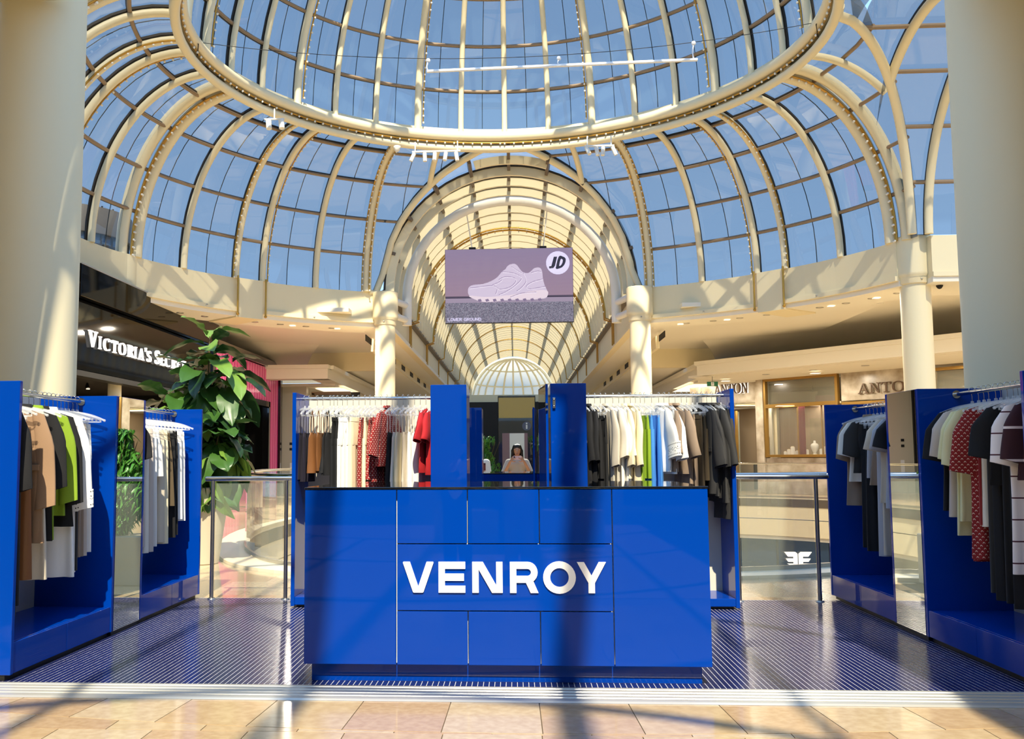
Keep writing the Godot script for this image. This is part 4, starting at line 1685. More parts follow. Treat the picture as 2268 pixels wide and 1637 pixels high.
# ---------------------------------------------------------------- plants
func leaf_mesh(L: float, W: float, fiddle: bool, bend: float) -> ArrayMesh:
	var mb := MB.new()
	var rows := []
	var nu := 9 if fiddle else 5
	var nv := 11 if fiddle else 5
	for i in nv:
		var t := float(i) / (nv - 1)
		var w := 0.0
		if fiddle:
			w = W * 0.5 * (pow(maxf(sin(PI * t), 0.0), 0.55) * (0.60 + 0.50 * t) - 0.10 * exp(-pow((t - 0.34) / 0.14, 2.0)))
			w = maxf(w, 0.004)
		else: w = maxf(0.001, W * 0.5 * sin(PI * pow(t, 0.75)))
		var row := PackedVector3Array()
		for j in nu:
			var u := 2.0 * j / (nu - 1) - 1.0
			var y := -bend * t * t + 0.16 * w * u * u * (1.0 if fiddle else 1.6)
			if fiddle: y += 0.022 * sin(t * 17.0) * absf(u) - 0.012 * exp(-pow(u / 0.18, 2.0))
			row.append(V(u * w, y, -t * L * (1.0 - 0.25 * bend * t)))
		rows.append(row)
	mb.grid(rows, false, Vector3.UP)
	return mb.mesh()

func leaf_mat(nm: String, c: Color) -> StandardMaterial3D:
	var m := mat(nm, c, 0.38)
	m.backlight_enabled = true
	m.backlight = Color(c.r, c.g, c.b) * 0.55
	return m

func bush(label: String, at: Vector3, r: float, h: float, count: int) -> void:
	var o := thing("potted_shrub", label, "plant", at)
	part("trough", boxm(V(0, 0.24, 0), V(r * 1.9, 0.54, 0.5), 0.01), M.planter, o)
	var mb := MB.new()
	for i in 9:
		var a := TAU * i / 9.0
		mb.tube([V(0, 0.5, 0), V(cos(a) * r * 0.35, h * 0.6, sin(a) * 0.12), V(cos(a) * r * 0.8, h * 0.92, sin(a) * 0.22)], [0.012, 0.009, 0.004], 5)
	part("stems", mb, M.get("stem", mat("stem", Color8(92, 80, 48), 0.8)), o)
	var lm := leaf_mesh(0.095, 0.034, false, 0.12)
	var xf := []
	for i in count:
		var t := pow(rng.randf(), 0.8)
		var rr := r * (0.35 + 0.65 * sqrt(rng.randf())) * (0.75 + 0.35 * sin(t * 7.0 + at.x))
		var a := rng.randf() * TAU
		var p := V(cos(a) * rr, 0.52 + (h - 0.52) * t, sin(a) * rr * 0.5)
		xf.append(Transform3D(Basis.from_euler(V(rng.randf_range(-0.9, 0.4), a + PI / 2 + rng.randfn(0, 0.7), rng.randfn(0, 0.5))).scaled(Vector3.ONE * rng.randf_range(0.7, 1.25)), p))
	many("foliage", lm, M.get("leaf_small", leaf_mat("leaf_small", Color8(70, 124, 44))), xf, o)

func build_plants() -> void:
	bush("bushy green shrub in a stone trough behind the wide rack, left end", V(-1.62, 0, -11.0), 0.60, 1.72, 2600)
	bush("small sparse shrub in a stone trough behind the wide rack, right end", V(1.18, 0, -11.0), 0.45, 1.25, 260)
	var o := thing("potted_fig", "tall fiddle-leaf fig tree in a tapered beige planter before the black shop", "plant", V(-4.22, -0.03, -13.1))
	var mb := MB.new()
	mb.lathe([Vector2(0, 0), Vector2(0.22, 0.0), Vector2(0.235, 0.01), Vector2(0.375, 1.0), Vector2(0.375, 1.02), Vector2(0.345, 1.02), Vector2(0.33, 0.94), Vector2(0, 0.94)], 32)
	part("planter", mb, M.planter, o)
	mb = MB.new()
	mb.lathe([Vector2(0, 0.955), Vector2(0.30, 0.95), Vector2(0.332, 0.93)], 20)
	part("soil", mb, mat("soil", Color8(48, 38, 30), 0.95), o)
	var stems := []
	for q in [[0.10, 3.05, 0.10], [-0.12, 2.65, 0.05], [0.32, 2.7, -0.08], [-0.42, 2.25, 0.1], [0.30, 1.75, 0.25], [0.12, 1.6, -0.2]]:
		var top := V(q[0], q[1], q[2])
		var pts := [V(q[0] * 0.15, 0.93, q[2] * 0.15), V(q[0] * 0.35, 1.3, q[2] * 0.3), V(q[0] * 0.8, lerpf(1.3, q[1], 0.6), q[2] * 0.7), top]
		mb = MB.new()
		mb.tube(pts, [0.022, 0.018, 0.013, 0.008], 7)
		part("stem", mb, M.stem, o)
		stems.append(pts)
	var meshes := []
	for i in 6: meshes.append(leaf_mesh(0.48 + 0.06 * (i % 3), 0.33 + 0.04 * (i % 2), true, 0.10 + 0.09 * i))
	var gm := [leaf_mat("fig_leaf_dark", Color8(36, 66, 30)), leaf_mat("fig_leaf_mid", Color8(56, 92, 36)), leaf_mat("fig_leaf_light", Color8(108, 142, 58))]
	var ang := 0.0
	for si in stems.size():
		var pts: Array = stems[si]
		var nl := [44, 40, 42, 34, 56, 60][si] as int
		for i in nl:
			var t := float(i) / (nl - 1)
			var f := (0.3 + 0.7 * t) * 3.0
			var k := mini(int(f), 2)
			var p: Vector3 = pts[k].lerp(pts[k + 1], f - k)
			ang += 2.4
			var tilt := lerpf(-0.75, 0.75, pow(t, 2.2)) + rng.randfn(0, 0.18)
			var sc := lerpf(1.15, 0.8, t) * rng.randf_range(0.85, 1.1)
			var bs := Basis(Vector3.UP, ang) * Basis(Vector3.RIGHT, tilt) * Basis(Vector3.BACK, rng.randfn(0, 0.35))
			var lf := part("leaf", meshes[rng.randi() % 6], gm[[0, 0, 1, 1, 2][rng.randi() % 5]], o)
			lf.transform = Transform3D(bs.scaled(Vector3.ONE * sc), p + bs * V(0, 0, -0.07))

# ---------------------------------------------------------------- shops on the left
func sign_letter(ch: String, h: float, w: float, serif: bool, depth: float) -> ArrayMesh:
	var t := textmesh(ch, h * 1.4, depth, serif, false)
	var arr := t.get_mesh_arrays()
	var vv: PackedVector3Array = arr[Mesh.ARRAY_VERTEX]
	var lo := V(1e9, 1e9, 0)
	var hi := V(-1e9, -1e9, 0)
	for p in vv:
		lo = lo.min(p); hi = hi.max(p)
	var sx := w / maxf(hi.x - lo.x, 1e-5)
	var sy := h / maxf(hi.y - lo.y, 1e-5)
	for i in vv.size(): vv[i] = V((vv[i].x - lo.x) * sx, (vv[i].y - lo.y) * sy, vv[i].z)
	arr[Mesh.ARRAY_VERTEX] = vv
	var m := ArrayMesh.new()
	m.add_surface_from_arrays(Mesh.PRIMITIVE_TRIANGLES, arr)
	return m

func lamp_disc(called: String, parent: Node, at: Vector3, r: float) -> void:
	var mb := MB.new()
	mb.lathe([Vector2(0, -0.002), Vector2(r, -0.002), Vector2(r, 0.01)], 14, at)
	part(called, mb, M.lamp_warm, parent)

func omni(nm: String, at: Vector3, e: float, c := Color(1, 0.9, 0.74), size := 0.12) -> void:
	var l := OmniLight3D.new()
	l.name = numbered(self, nm)
	l.position = at
	l.light_energy = e
	l.light_color = c
	l.omni_range = 30.0
	l.omni_attenuation = 2.0
	l.light_size = size
	l.shadow_enabled = true
	add_child(l)

func build_left_shops() -> void:
	var s := thing("shopfront", "glossy black shopfront on the left with white serif lettering", "shop", V(-9.3, -0.03, -25.0))
	part("canopy", boxm(V(-0.05, 5.20, 0.2), V(0.5, 0.70, 9.7), 0.01), M.black_glass, s)
	var mb := MB.new()
	mb.box(V(0.20, 5.545, 0.2), V(0.03, 0.03, 9.7))
	part("canopy_edge", mb, M.grey_panel, s)
	part("fascia_panel", boxm(V(-0.10, 4.08, 0.2), V(0.2, 1.5, 9.6)), M.black_glass, s)
	part("head_beam", boxm(V(-0.16, 3.26, 0.2), V(0.3, 0.12, 9.6)), M.black, s)
	part("jamb", boxm(V(-0.1, 2.6, -4.75), V(0.3, 5.2, 0.3), 0.01), M.black_gloss, s)
	part("jamb", boxm(V(-0.1, 2.6, 5.0), V(0.3, 5.2, 0.3), 0.01), M.black_gloss, s)
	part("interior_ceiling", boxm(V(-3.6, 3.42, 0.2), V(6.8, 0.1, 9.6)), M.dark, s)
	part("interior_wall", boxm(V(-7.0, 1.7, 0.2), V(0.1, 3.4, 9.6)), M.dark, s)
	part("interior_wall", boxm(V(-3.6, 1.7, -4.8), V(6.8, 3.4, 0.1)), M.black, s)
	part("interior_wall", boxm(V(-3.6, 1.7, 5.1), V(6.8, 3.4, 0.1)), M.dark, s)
	for q in [[-1.2, 3.0], [-1.6, 0.6], [-3.0, 2.4], [-3.0, -1.5]]:
		mb = MB.new()
		mb.tube([V(q[0], 3.36, q[1]), V(q[0], 3.28, q[1]), V(q[0] + 0.05, 3.2, q[1] + 0.06)], [0.02, 0.05, 0.055], 10)
		var sp := part("spotlight", mb, M.black, s)
		lamp_disc("lens", sp, V(q[0] + 0.05, 3.195, q[1] + 0.06), 0.045)
	var sign_ := thing("shop_sign", "white serif letters standing off the glossy black fascia on the left", "sign", V(-9.3, 0, 0))
	var txt := "VICTORIA'SSECRET"
	var zz := [[-20.71, -21.14], [-21.25, -21.36], [-21.50, -21.83], [-21.95, -22.27], [-22.36, -22.75], [-22.87, -23.25], [-23.31, -23.43], [-23.57, -23.91], [-23.99, -24.07], [-24.13, -24.40], [-24.69, -24.99], [-25.08, -25.35], [-25.44, -25.77], [-25.92, -26.25], [-26.32, -26.58], [-26.68, -27.02]]
	for i in txt.length():
		var big: bool = i == 0 or i == 10
		var h := 0.36 if big else 0.285
		var y := 3.835
		if txt[i] == "'": h = 0.10
		if txt[i] == "'": y = 4.07
		var o := part("letter", sign_letter(txt[i], h, absf(zz[i][0] - zz[i][1]) * 1.02, true, 0.05), M.letter_lit, sign_)
		o.transform = Transform3D(Basis(Vector3.UP, PI / 2), V(0.05, y, zz[i][0]))
	# pink shop
	var p := thing("shopfront", "pink ribbed shopfront with a black framed opening beyond the fig tree", "shop", V(-9.3, -0.03, -34.6))
	part("cap", boxm(V(-0.2, 5.02, 0.25), V(0.5, 0.28, 8.6), 0.01), M.black_gloss, p)
	var rects := [[4.35, 1.6, 0.0, 4.86], [1.6, -2.05, 3.55, 4.86], [-2.05, -3.75, 0.0, 4.86]]
	for q in rects:
		part("pink_panel", boxm(V(-0.12, (q[2] + q[3]) * 0.5, (q[0] + q[1]) * 0.5), V(0.12, q[3] - q[2], absf(q[0] - q[1]))), M.pink, p)
		var m := int(absf(q[0] - q[1]) / 0.17)
		for i in m:
			var z: float = q[1] + (i + 0.5) * (q[0] - q[1]) / m
			mb = MB.new()
			mb.box(V(-0.05, (q[2] + q[3]) * 0.5, z), V(0.03, q[3] - q[2] - 0.02, 0.07), 0.008)
			part("slat", mb, M.pink_light if i % 2 else M.pink, p)
	part("pink_base", boxm(V(-0.10, 0.45, -0.2), V(0.14, 0.9, 3.6)), M.pink, p)
	part("opening_frame", boxm(V(-0.05, 1.78, -1.95), V(0.25, 3.56, 0.22)), M.black_gloss, p)
	part("opening_frame", boxm(V(-0.05, 3.46, -0.2), V(0.25, 0.2, 3.6)), M.black_gloss, p)
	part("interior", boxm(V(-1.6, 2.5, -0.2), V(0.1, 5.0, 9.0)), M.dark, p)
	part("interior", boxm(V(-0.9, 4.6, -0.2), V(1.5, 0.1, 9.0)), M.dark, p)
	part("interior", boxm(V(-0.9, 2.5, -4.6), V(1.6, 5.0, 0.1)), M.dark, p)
	part("end_jamb", boxm(V(-0.1, 2.45, -3.85), V(0.3, 4.9, 0.2)), M.black_gloss, p)
	# stone pier and the corner beyond
	var pier := thing("wall", "beige stone pier between the pink shop and the corridor", "wall", V(-9.0, -0.03, -39.6), "", "structure")
	part("pier", boxm(V(0.05, 2.2, 0), V(1.0, 4.5, 0.4)), M.beige_panel, pier)
	part("socket_plate", boxm(V(-0.05, 2.02, 0.21), V(0.12, 0.10, 0.02)), M.black, pier)
	part("socket_plate", boxm(V(-0.05, 1.80, 0.21), V(0.12, 0.10, 0.02)), M.black, pier)
	part("notice", boxm(V(-0.02, 1.0, 0.205), V(0.14, 0.5, 0.012)), M.letter_white, pier)
	part("portal_frame", boxm(V(1.45, 4.1, -0.5), V(1.6, 0.12, 0.3)), M.bronze, pier)
	part("portal_frame", boxm(V(0.72, 2.1, -0.5), V(0.10, 4.0, 0.3)), M.bronze, pier)
	part("portal_back", boxm(V(1.6, 2.1, -1.4), V(1.8, 4.2, 0.1)), M.dark, pier)
	var w := thing("wall", "plain wall behind the left shops", "wall", V(-17.0, -0.03, -30), "", "structure")
	part("wall_panel", boxm(V(0, 3.2, 0), V(0.3, 6.5, 46)), M.beige_panel, w)
	panel_light("shop_interior_light", V(-11.6, 3.3, -22.0), Vector2(1.0, 1.0), 1.2)
	panel_light("corridor_light", V(-7.6, 4.25, -42.0), Vector2(1.2, 4.0), 3.0)

# ---------------------------------------------------------------- shops on the right
func build_right_shops() -> void:
	var s := thing("shopfront", "pale marble jeweller's front on the right with gold framed windows", "shop", V(10.0, -0.03, -38.5))
	var u := V(0.61, 0, 0.79).normalized()
	s.basis = Basis(u, Vector3.UP, u.cross(Vector3.UP))
	# local x runs along the front to the right, local z comes out towards the mall
	part("marble_panel", boxm(V(-2.3, 3.98, -0.1), V(3.0, 0.98, 0.2)), M.marble, s)
	part("marble_pier", boxm(V(-0.63, 2.24, 0.0), V(0.36, 4.46, 0.3), 0.01), M.marble, s)
	part("marble_pier", boxm(V(-3.9, 2.24, 0.0), V(0.5, 4.46, 0.3), 0.01), M.marble, s)
	part("marble_panel", boxm(V(4.6, 3.93, -0.1), V(3.4, 1.08, 0.2)), M.marble, s)
	part("marble_panel", boxm(V(10.5, 2.2, -0.1), V(5.0, 4.4, 0.2)), M.marble, s)
	part("stall_riser", boxm(V(1.18, 0.68, -0.08), V(3.3, 1.35, 0.2)), M.marble, s)
	part("stall_riser", boxm(V(6.9, 0.68, -0.08), V(2.6, 1.35, 0.2)), M.marble, s)
	part("rear_wall", boxm(V(3.0, 2.35, -2.8), V(19.0, 4.8, 0.1)), M.beige_panel, s)
	# window 1: transom light and showcase
	for q in [[-0.43, 2.82, 1.38, 4.40], [2.98, 5.9, 0.0, 3.34], [6.35, 8.0, 1.4, 4.3]]:
		var x0: float = q[0]
		var x1: float = q[1]
		var y0: float = q[2]
		var y1: float = q[3]
		for x in [x0 + 0.05, x1 - 0.05]: part("gold_frame", boxm(V(x, (y0 + y1) * 0.5, 0.05), V(0.10, y1 - y0, 0.16), 0.005), M.gold, s)
		for y in [y0 + 0.05, y1 - 0.05]: part("gold_frame", boxm(V((x0 + x1) * 0.5, y, 0.05), V(x1 - x0 - 0.2, 0.10, 0.16), 0.005), M.gold, s)
		part("glass_pane", boxm(V((x0 + x1) * 0.5, (y0 + y1) * 0.5, 0.02), V(x1 - x0 - 0.2, y1 - y0 - 0.2, 0.01)), M.rail_glass, s)
	part("gold_frame", boxm(V(1.2, 3.34, 0.06), V(3.05, 0.14, 0.16), 0.005), M.gold, s)
	part("transom_back", boxm(V(1.2, 3.85, -0.12), V(3.05, 0.9, 0.06)), mat("smoked", Color8(110, 98, 78), 0.2), s)
	part("transom_back", boxm(V(7.2, 3.85, -0.12), V(1.5, 0.9, 0.06)), M.smoked, s)
	part("showcase_back", boxm(V(1.2, 2.35, -0.95), V(3.4, 2.0, 0.05)), mat("taupe", Color8(150, 132, 108), 0.7), s)
	part("showcase_floor", boxm(V(1.2, 1.42, -0.5), V(3.3, 0.06, 0.95)), M.taupe, s)
	part("showcase_ceiling", boxm(V(1.2, 3.36, -0.5), V(3.3, 0.06, 0.95)), M.cream, s)
	part("interior_back", boxm(V(4.5, 1.8, -2.2), V(3.6, 3.6, 0.05)), M.taupe, s)
	for q in [[-0.2, 0.08, M.cream], [1.02, 0.14, mat("maroon", Color8(104, 34, 48), 0.8)], [2.12, 0.12, M.maroon]]:
		var mb := MB.new()
		var rows := []
		for k in 2:
			var row := PackedVector3Array()
			for i in 25:
				var a := PI * i / 24.0
				row.append(V(q[0] - (q[1] + 0.012 * sin(i * 2.6)) * cos(a), 1.45 + 1.88 * k, -0.25 + q[1] * 0.6 * sin(a)))
			rows.append(row)
		mb.grid(rows, false, V(0, 0, 1))
		part("drape", mb, q[2], s)
	for x in [0.98, 2.02]: part("gold_upright", boxm(V(x, 2.36, -0.05), V(0.05, 1.9, 0.05)), M.gold, s)
	for x in [0.5, 1.55]: lamp_disc("downlight", s, V(x, 3.32, -0.3), 0.05)
	# recessed entrance
	part("entrance_ceiling", boxm(V(-2.1, 3.52, -0.9), V(3.0, 0.08, 1.8)), M.cream, s)
	for x in [-1.94, -1.02]: lamp_disc("downlight", s, V(x, 3.47, -0.5), 0.07)
	part("entrance_back", boxm(V(-2.2, 1.7, -1.7), V(3.4, 3.4, 0.06)), M.taupe, s)
	part("entrance_side", boxm(V(-3.0, 1.6, -0.9), V(1.0, 3.3, 0.05)), mat("sage", Color8(176, 182, 168), 0.5), s)
	part("door_frame", boxm(V(-2.08, 1.6, -0.2), V(0.12, 3.3, 0.12)), M.gold, s)
	part("door_frame", boxm(V(-0.90, 1.6, -0.2), V(0.08, 3.3, 0.12)), M.gold, s)
	part("door_mirror", boxm(V(-1.6, 1.5, -1.4), V(0.7, 1.4, 0.05)), M.dark, s)
	part("vitrine", boxm(V(-1.3, 0.6, -1.1), V(1.0, 1.0, 0.5), 0.01), M.dark, s)
	# goods in the showcase
	var g := s.transform
	var bust := thing("bust", "cream necklace bust in the gold framed window", "jewellery bust", g * V(1.42, 1.45, -0.4))
	var mb := MB.new()
	mb.lathe([Vector2(0.0, 0.0), Vector2(0.08, 0.0), Vector2(0.07, 0.05), Vector2(0.05, 0.08), Vector2(0.12, 0.22), Vector2(0.15, 0.34), Vector2(0.12, 0.42), Vector2(0.045, 0.46), Vector2(0.04, 0.54), Vector2(0.0, 0.55)], 20)
	part("form", mb, M.white_paint, bust)
	mb = MB.new()
	var nk := []
	for i in 20: nk.append(V(0.10 * cos(TAU * i / 20), 0.40 - 0.05 * sin(TAU * i / 20), 0.11 * sin(TAU * i / 20) + 0.02))
	mb.tube(nk, 0.006, 5, true)
	part("necklace", mb, M.gold, bust)
	var spots := [[0.14, 0.14, 0.10], [0.30, 0.22, 0.12], [0.48, 0.32, 0.14], [0.72, 0.16, 0.20], [1.12, 0.20, 0.10], [1.74, 0.22, 0.12], [1.88, 0.30, 0.12]]
	var where := ["at the far left end of the window row", "second along from the window's left drape", "tallest, left of the maroon drape", "wide and low, close to the maroon drape", "just left of the necklace bust", "just right of the necklace bust", "at the right end beside the second drape"]
	for i in spots.size():
		var st := thing("jewellery_stand", "small white display stand, " + where[i], "display stand", g * V(spots[i][0], 1.45, -0.35), "white stands in the jeweller's window")
		part("block", boxm(V(0, spots[i][1] * 0.5, 0), V(spots[i][2], spots[i][1], 0.10), 0.006), M.white_paint, st)
		part("cushion", boxm(V(0, spots[i][1] + 0.012, 0.0), V(spots[i][2] * 0.7, 0.024, 0.07), 0.01), M.cream, st)
	# lettering
	for q in [["halo-lit dark serif letters over the jeweller's entrance, above the racks", -2.90, 1.72, 3.93, 0.42, true], ["bronze serif letters on the marble panel left of the sunlit column", 3.62, 2.25, 3.60, 0.36, false]]:
		var sg := thing("shop_sign", q[0], "sign", g * V(q[1], 0, 0.02))
		sg.basis = s.basis
		var x := 0.0
		var wds := [0.20, 0.20, 0.18, 0.22, 0.20]
		for i in 5:
			var w: float = wds[i] * q[2]
			var lm := sign_letter("ANTON"[i], q[4], w * 0.92, true, 0.04)
			var o := part("letter", lm, mat("bronze_letter", Color8(92, 70, 48), 0.4, 0.3), sg)
			o.position = V(x, q[3], 0.045)
			if q[5]:
				var o2 := part("letter_halo", sign_letter("ANTON"[i], q[4] + 0.03, w * 0.92 + 0.03, true, 0.008), M.letter_lit, sg)
				o2.position = V(x + 0.012, q[3] - 0.015, 0.012)
			x += w
	panel_light("shop_interior_light", g * V(1.2, 3.30, -0.45), Vector2(2.4, 0.4), 1.2)
	panel_light("shop_interior_light", g * V(-1.5, 3.44, -0.7), Vector2(1.5, 0.4), 1.2)
	panel_light("shop_interior_light", g * V(4.5, 3.3, -1.0), Vector2(2.0, 0.5), 1.5)
	for i in 3: panel_light("soffit_light", g * V(-1.0 + 4.0 * i, 4.30, 1.6), Vector2(0.3, 0.3), 5.0)
	panel_light("corridor_light", V(7.6, 4.25, -42.0), Vector2(1.2, 4.0), 3.0)
	for t in [-30.0, -38.0, 30.0, 38.0, 56.0, 64.0]: panel_light("drum_downlight", cyl(t, 10.25, 5.27), Vector2(0.16, 0.16), 14.0 if t < 0.0 else 8.0)
	var ex := thing("exit_sign", "green emergency exit sign with a white running figure under the bulkhead", "sign", V(7.36, 4.08, -37.0))
	part("panel", boxm(Vector3(), V(0.40, 0.17, 0.05), 0.004), M.green, ex)
	mb = MB.new()
	mb.box(V(0, 0, 0.026), V(0.11, 0.13, 0.004))
	part("pictogram_door", mb, M.letter_white, ex)
	mb = MB.new()
	mb.ball(V(0.012, 0.042, 0.03), V(0.013, 0.013, 0.003), 8)
	for q in [[V(0.005, 0.03, 0.03), V(-0.008, -0.01, 0.03)], [V(-0.008, -0.01, 0.03), V(0.02, -0.03, 0.03)], [V(-0.008, -0.01, 0.03), V(-0.03, -0.045, 0.03)], [V(0.005, 0.025, 0.03), V(0.03, 0.01, 0.03)], [V(0.005, 0.025, 0.03), V(-0.022, 0.012, 0.03)]]:
		mb.tube(q, 0.006, 5, false, true, 0.5)
	part("running_figure", mb, M.green, ex)
	part("hanger_rod", boxm(V(0, 0.19, 0), V(0.012, 0.22, 0.012)), M.dark, ex)
	var w := thing("wall", "plain wall behind the right shops", "wall", V(20.5, -0.03, -30), "", "structure")
	part("wall_panel", boxm(V(0, 3.2, 0), V(0.3, 6.5, 44)), M.beige_panel, w)

# ---------------------------------------------------------------- things hung in the dome, far building
func build_small_things() -> void:
	# catenary wire and the white bar hung on it
	var wire := thing("wire", "thin dark steel wire strung across the ring below the cupola", "wire", V(-0.2, 10.45, -20.3))
	var pts := []
	for i in 25:
		var x := -6.72 + 13.44 * i / 24.0
		pts.append(V(x, -0.58 * (1.0 - pow(x / 6.72, 2.0)), 0))
	var mb := MB.new()
	mb.tube(pts, 0.007, 5)
	part("cable", mb, M.dark, wire)
	for s in [-1.0, 1.0]:
		mb = MB.new()
		mb.tube([V(s * 6.62, 0.0, 0.0), V(s * 6.60, -0.35, 0.05), V(s * 6.5, -0.2, 0.3), V(s * 6.64, 0.05, 0.1)], 0.012, 5)
		part("shackle", mb, M.dark, wire)
	var bar := thing("banner_bar", "slim white bar hanging by three hooks under the cupola", "bar", V(1.06, 9.66, -20.3))
	mb = MB.new()
	mb.tube([V(-2.86, -0.04, 0), V(2.86, 0.04, 0)], 0.035, 10)
	part("bar_tube", mb, M.letter_white, bar)
	for q in [[-2.84, -0.04, 0.24], [-0.05, 0.0, 0.16], [2.78, 0.04, 0.36]]:
		mb = MB.new()
		mb.tube([V(q[0], q[1], 0), V(q[0] - 0.02, q[1] + q[2] * 0.4, 0.02), V(q[0] + 0.01, q[1] + q[2], 0)], 0.014, 6)
		mb.ball(V(q[0] + 0.01, q[1] + q[2], 0), V(0.05, 0.05, 0.05), 8)
		part("hook", mb, M.letter_white, bar)
	# spot rails under the ring
	for q in [[-2.72, -1.40, 9.72, [0.05, 0.34, 0.62, 0.92, 1.20], "white spotlight rail with five lamps under the ring, left of the vault"], [1.96, 2.76, 9.76, [0.06, 0.32, 0.50, 0.76], "white spotlight rail with four lamps under the ring, right of the vault"]]:
		var r := thing("spot_rail", q[4], "spotlights", V(q[0], q[2], -26.1))
		part("track", boxm(V((q[1] - q[0]) * 0.5, 0.0, 0), V(q[1] - q[0], 0.04, 0.06)), M.white_paint, r)
		for x in [0.08, q[1] - q[0] - 0.08]: part("bracket", boxm(V(x, 0.14, -0.02), V(0.03, 0.28, 0.03)), M.white_paint, r)
		for i in q[3].size():
			var x: float = q[3][i]
			var lean := V(rng.randf_range(-0.5, 0.5), -1, rng.randf_range(0.0, 0.5)).normalized()
			mb = MB.new()
			mb.tube([V(x, -0.02, 0), V(x, -0.07, 0)], 0.016, 6)
			mb.tube([V(x, -0.06, 0) - lean * 0.02, V(x, -0.06, 0) + lean * 0.22], 0.055, 12)
			part("lamp_head", mb, M.white_paint, r)
	for q in [[-6.0, 9.72, -23.3, "pair of white spotlights clamped under the ring at the far left"]]:
		var r := thing("spot_rail", q[3], "spotlights", V(q[0], q[1], q[2]))
		part("track", boxm(V(0.15, 0.02, 0), V(0.5, 0.03, 0.05)), M.white_paint, r)
		part("bracket", boxm(V(0.15, 0.15, 0), V(0.03, 0.26, 0.03)), M.white_paint, r)
		for x in [0.0, 0.32]:
			mb = MB.new()
			mb.tube([V(x, 0, 0), V(x + 0.03, -0.24, 0.05)], 0.07, 12)
			part("lamp_head", mb, M.white_paint, r)
	var cd := thing("camera_dome", "small white camera dome fixed under the ring beside the left spotlight rail", "camera", V(-3.14, 9.82, -26.1))
	mb = MB.new()
	mb.lathe([Vector2(0.0, -0.09), Vector2(0.05, -0.075), Vector2(0.08, -0.03), Vector2(0.085, 0.0), Vector2(0.10, 0.02), Vector2(0.10, 0.07), Vector2(0, 0.07)], 16)
	part("housing", mb, M.white_paint, cd)
	# tower seen through the dome glass
	var t := thing("tower_block", "rounded dark glass tower top outside the dome on the far left", "building", V(-44.3, 0, -92.0))
	mb = MB.new()
	mb.lathe([Vector2(0, 0), Vector2(6.4, 0), Vector2(6.4, 22.6), Vector2(0, 22.6)], 48)
	part("tower_glass", mb, mat("tower_glass", Color8(96, 118, 140), 0.15, 0.3), t)
	mb = MB.new()
	mb.lathe([Vector2(6.35, 22.6), Vector2(6.75, 22.6), Vector2(6.75, 25.1), Vector2(6.2, 25.1), Vector2(0, 24.9)], 48)
	part("crown", mb, mat("tower_crown", Color8(146, 134, 120), 0.5, 0.2), t)
	for i in 30:
		var a := TAU * i / 30.0
		mb = MB.new()
		mb.box(V(6.45 * sin(a), 21.0, -6.45 * cos(a)), V(0.12, 8.6, 0.12), 0.0, Basis(Vector3.UP, -a))
		part("mullion", mb, M.gasket, t)
	for y in [18.6, 21.4, 22.55]:
		mb = MB.new()
		mb.lathe([Vector2(6.4, y), Vector2(6.55, y), Vector2(6.55, y + 0.25), Vector2(6.4, y + 0.25)], 48)
		part("floor_band", mb, M.gasket, t)

# ---------------------------------------------------------------- clothes on hangers
var hang_mesh := {}
var ORD := ["first", "second", "third", "fourth", "fifth", "sixth", "seventh", "eighth", "ninth", "tenth", "eleventh", "twelfth", "thirteenth", "fourteenth", "fifteenth", "sixteenth", "seventeenth", "eighteenth", "nineteenth", "twentieth", "twenty-first", "twenty-second", "twenty-third", "twenty-fourth", "twenty-fifth", "twenty-sixth", "twenty-seventh", "twenty-eighth"]

func make_hanger_meshes() -> void:
	var mb := MB.new()
	var p := []
	for i in 12:
		var a := deg_to_rad(-20.0 + 22.0 * i)
		p.append(V(0.019 * cos(a), 0.0 + 0.019 * sin(a), 0))
	p.append_array([V(-0.004, -0.028, 0), V(0.0, -0.045, 0), V(0, -0.085, 0)])
	mb.tube(p, 0.0022, 6)
	hang_mesh.hook = mb.mesh()
	mb = MB.new()
	mb.box(V(0, -0.098, 0), V(0.022, 0.036, 0.012), 0.004)
	for s in [-1.0, 1.0]:
		var q := []
		var ac := []
		var ou := []
		for i in 9:
			var t := i / 8.0
			q.append(V(s * (0.004 + 0.208 * t), -0.102 - 0.062 * pow(t, 0.85) + 0.012 * sin(PI * t), 0))
			ac.append(V(0, 0, 1)); ou.append(V(-s * 0.25, 1, 0).normalized())
		mb.strap(q, ac, ou, 0.012, 0.018)
		mb.ball(V(s * 0.213, -0.166, 0), V(0.012, 0.011, 0.008), 8)
	mb.box(V(0, -0.178, 0), V(0.36, 0.009, 0.008), 0.002)
	for s in [-1.0, 1.0]:
		mb.box(V(s * 0.185, -0.170, 0), V(0.01, 0.022, 0.008), 0.002)
	hang_mesh.body = mb.mesh()
	mb = MB.new()
	for z in [-1.0, 1.0]: mb.box(V(0, -0.198, z * 0.008), V(0.028, 0.05, 0.006), 0.002, Basis(Vector3.RIGHT, z * 0.12))
	mb.box(V(0, -0.180, 0), V(0.012, 0.012, 0.02), 0.002)
	hang_mesh.clip = mb.mesh()

func hanger(label: String, group: String, xf: Transform3D, clips: bool) -> void:
	var h := thing("clothes_hanger", label, "hanger", Vector3(), group)
	h.transform = xf
	part("hook", hang_mesh.hook, M.chrome, h)
	part("arms", hang_mesh.body, M.acrylic, h)
	if clips:
		for s in [-1.0, 1.0]: part("clip", hang_mesh.clip, M.acrylic, h).position = V(s * 0.14, 0, 0)

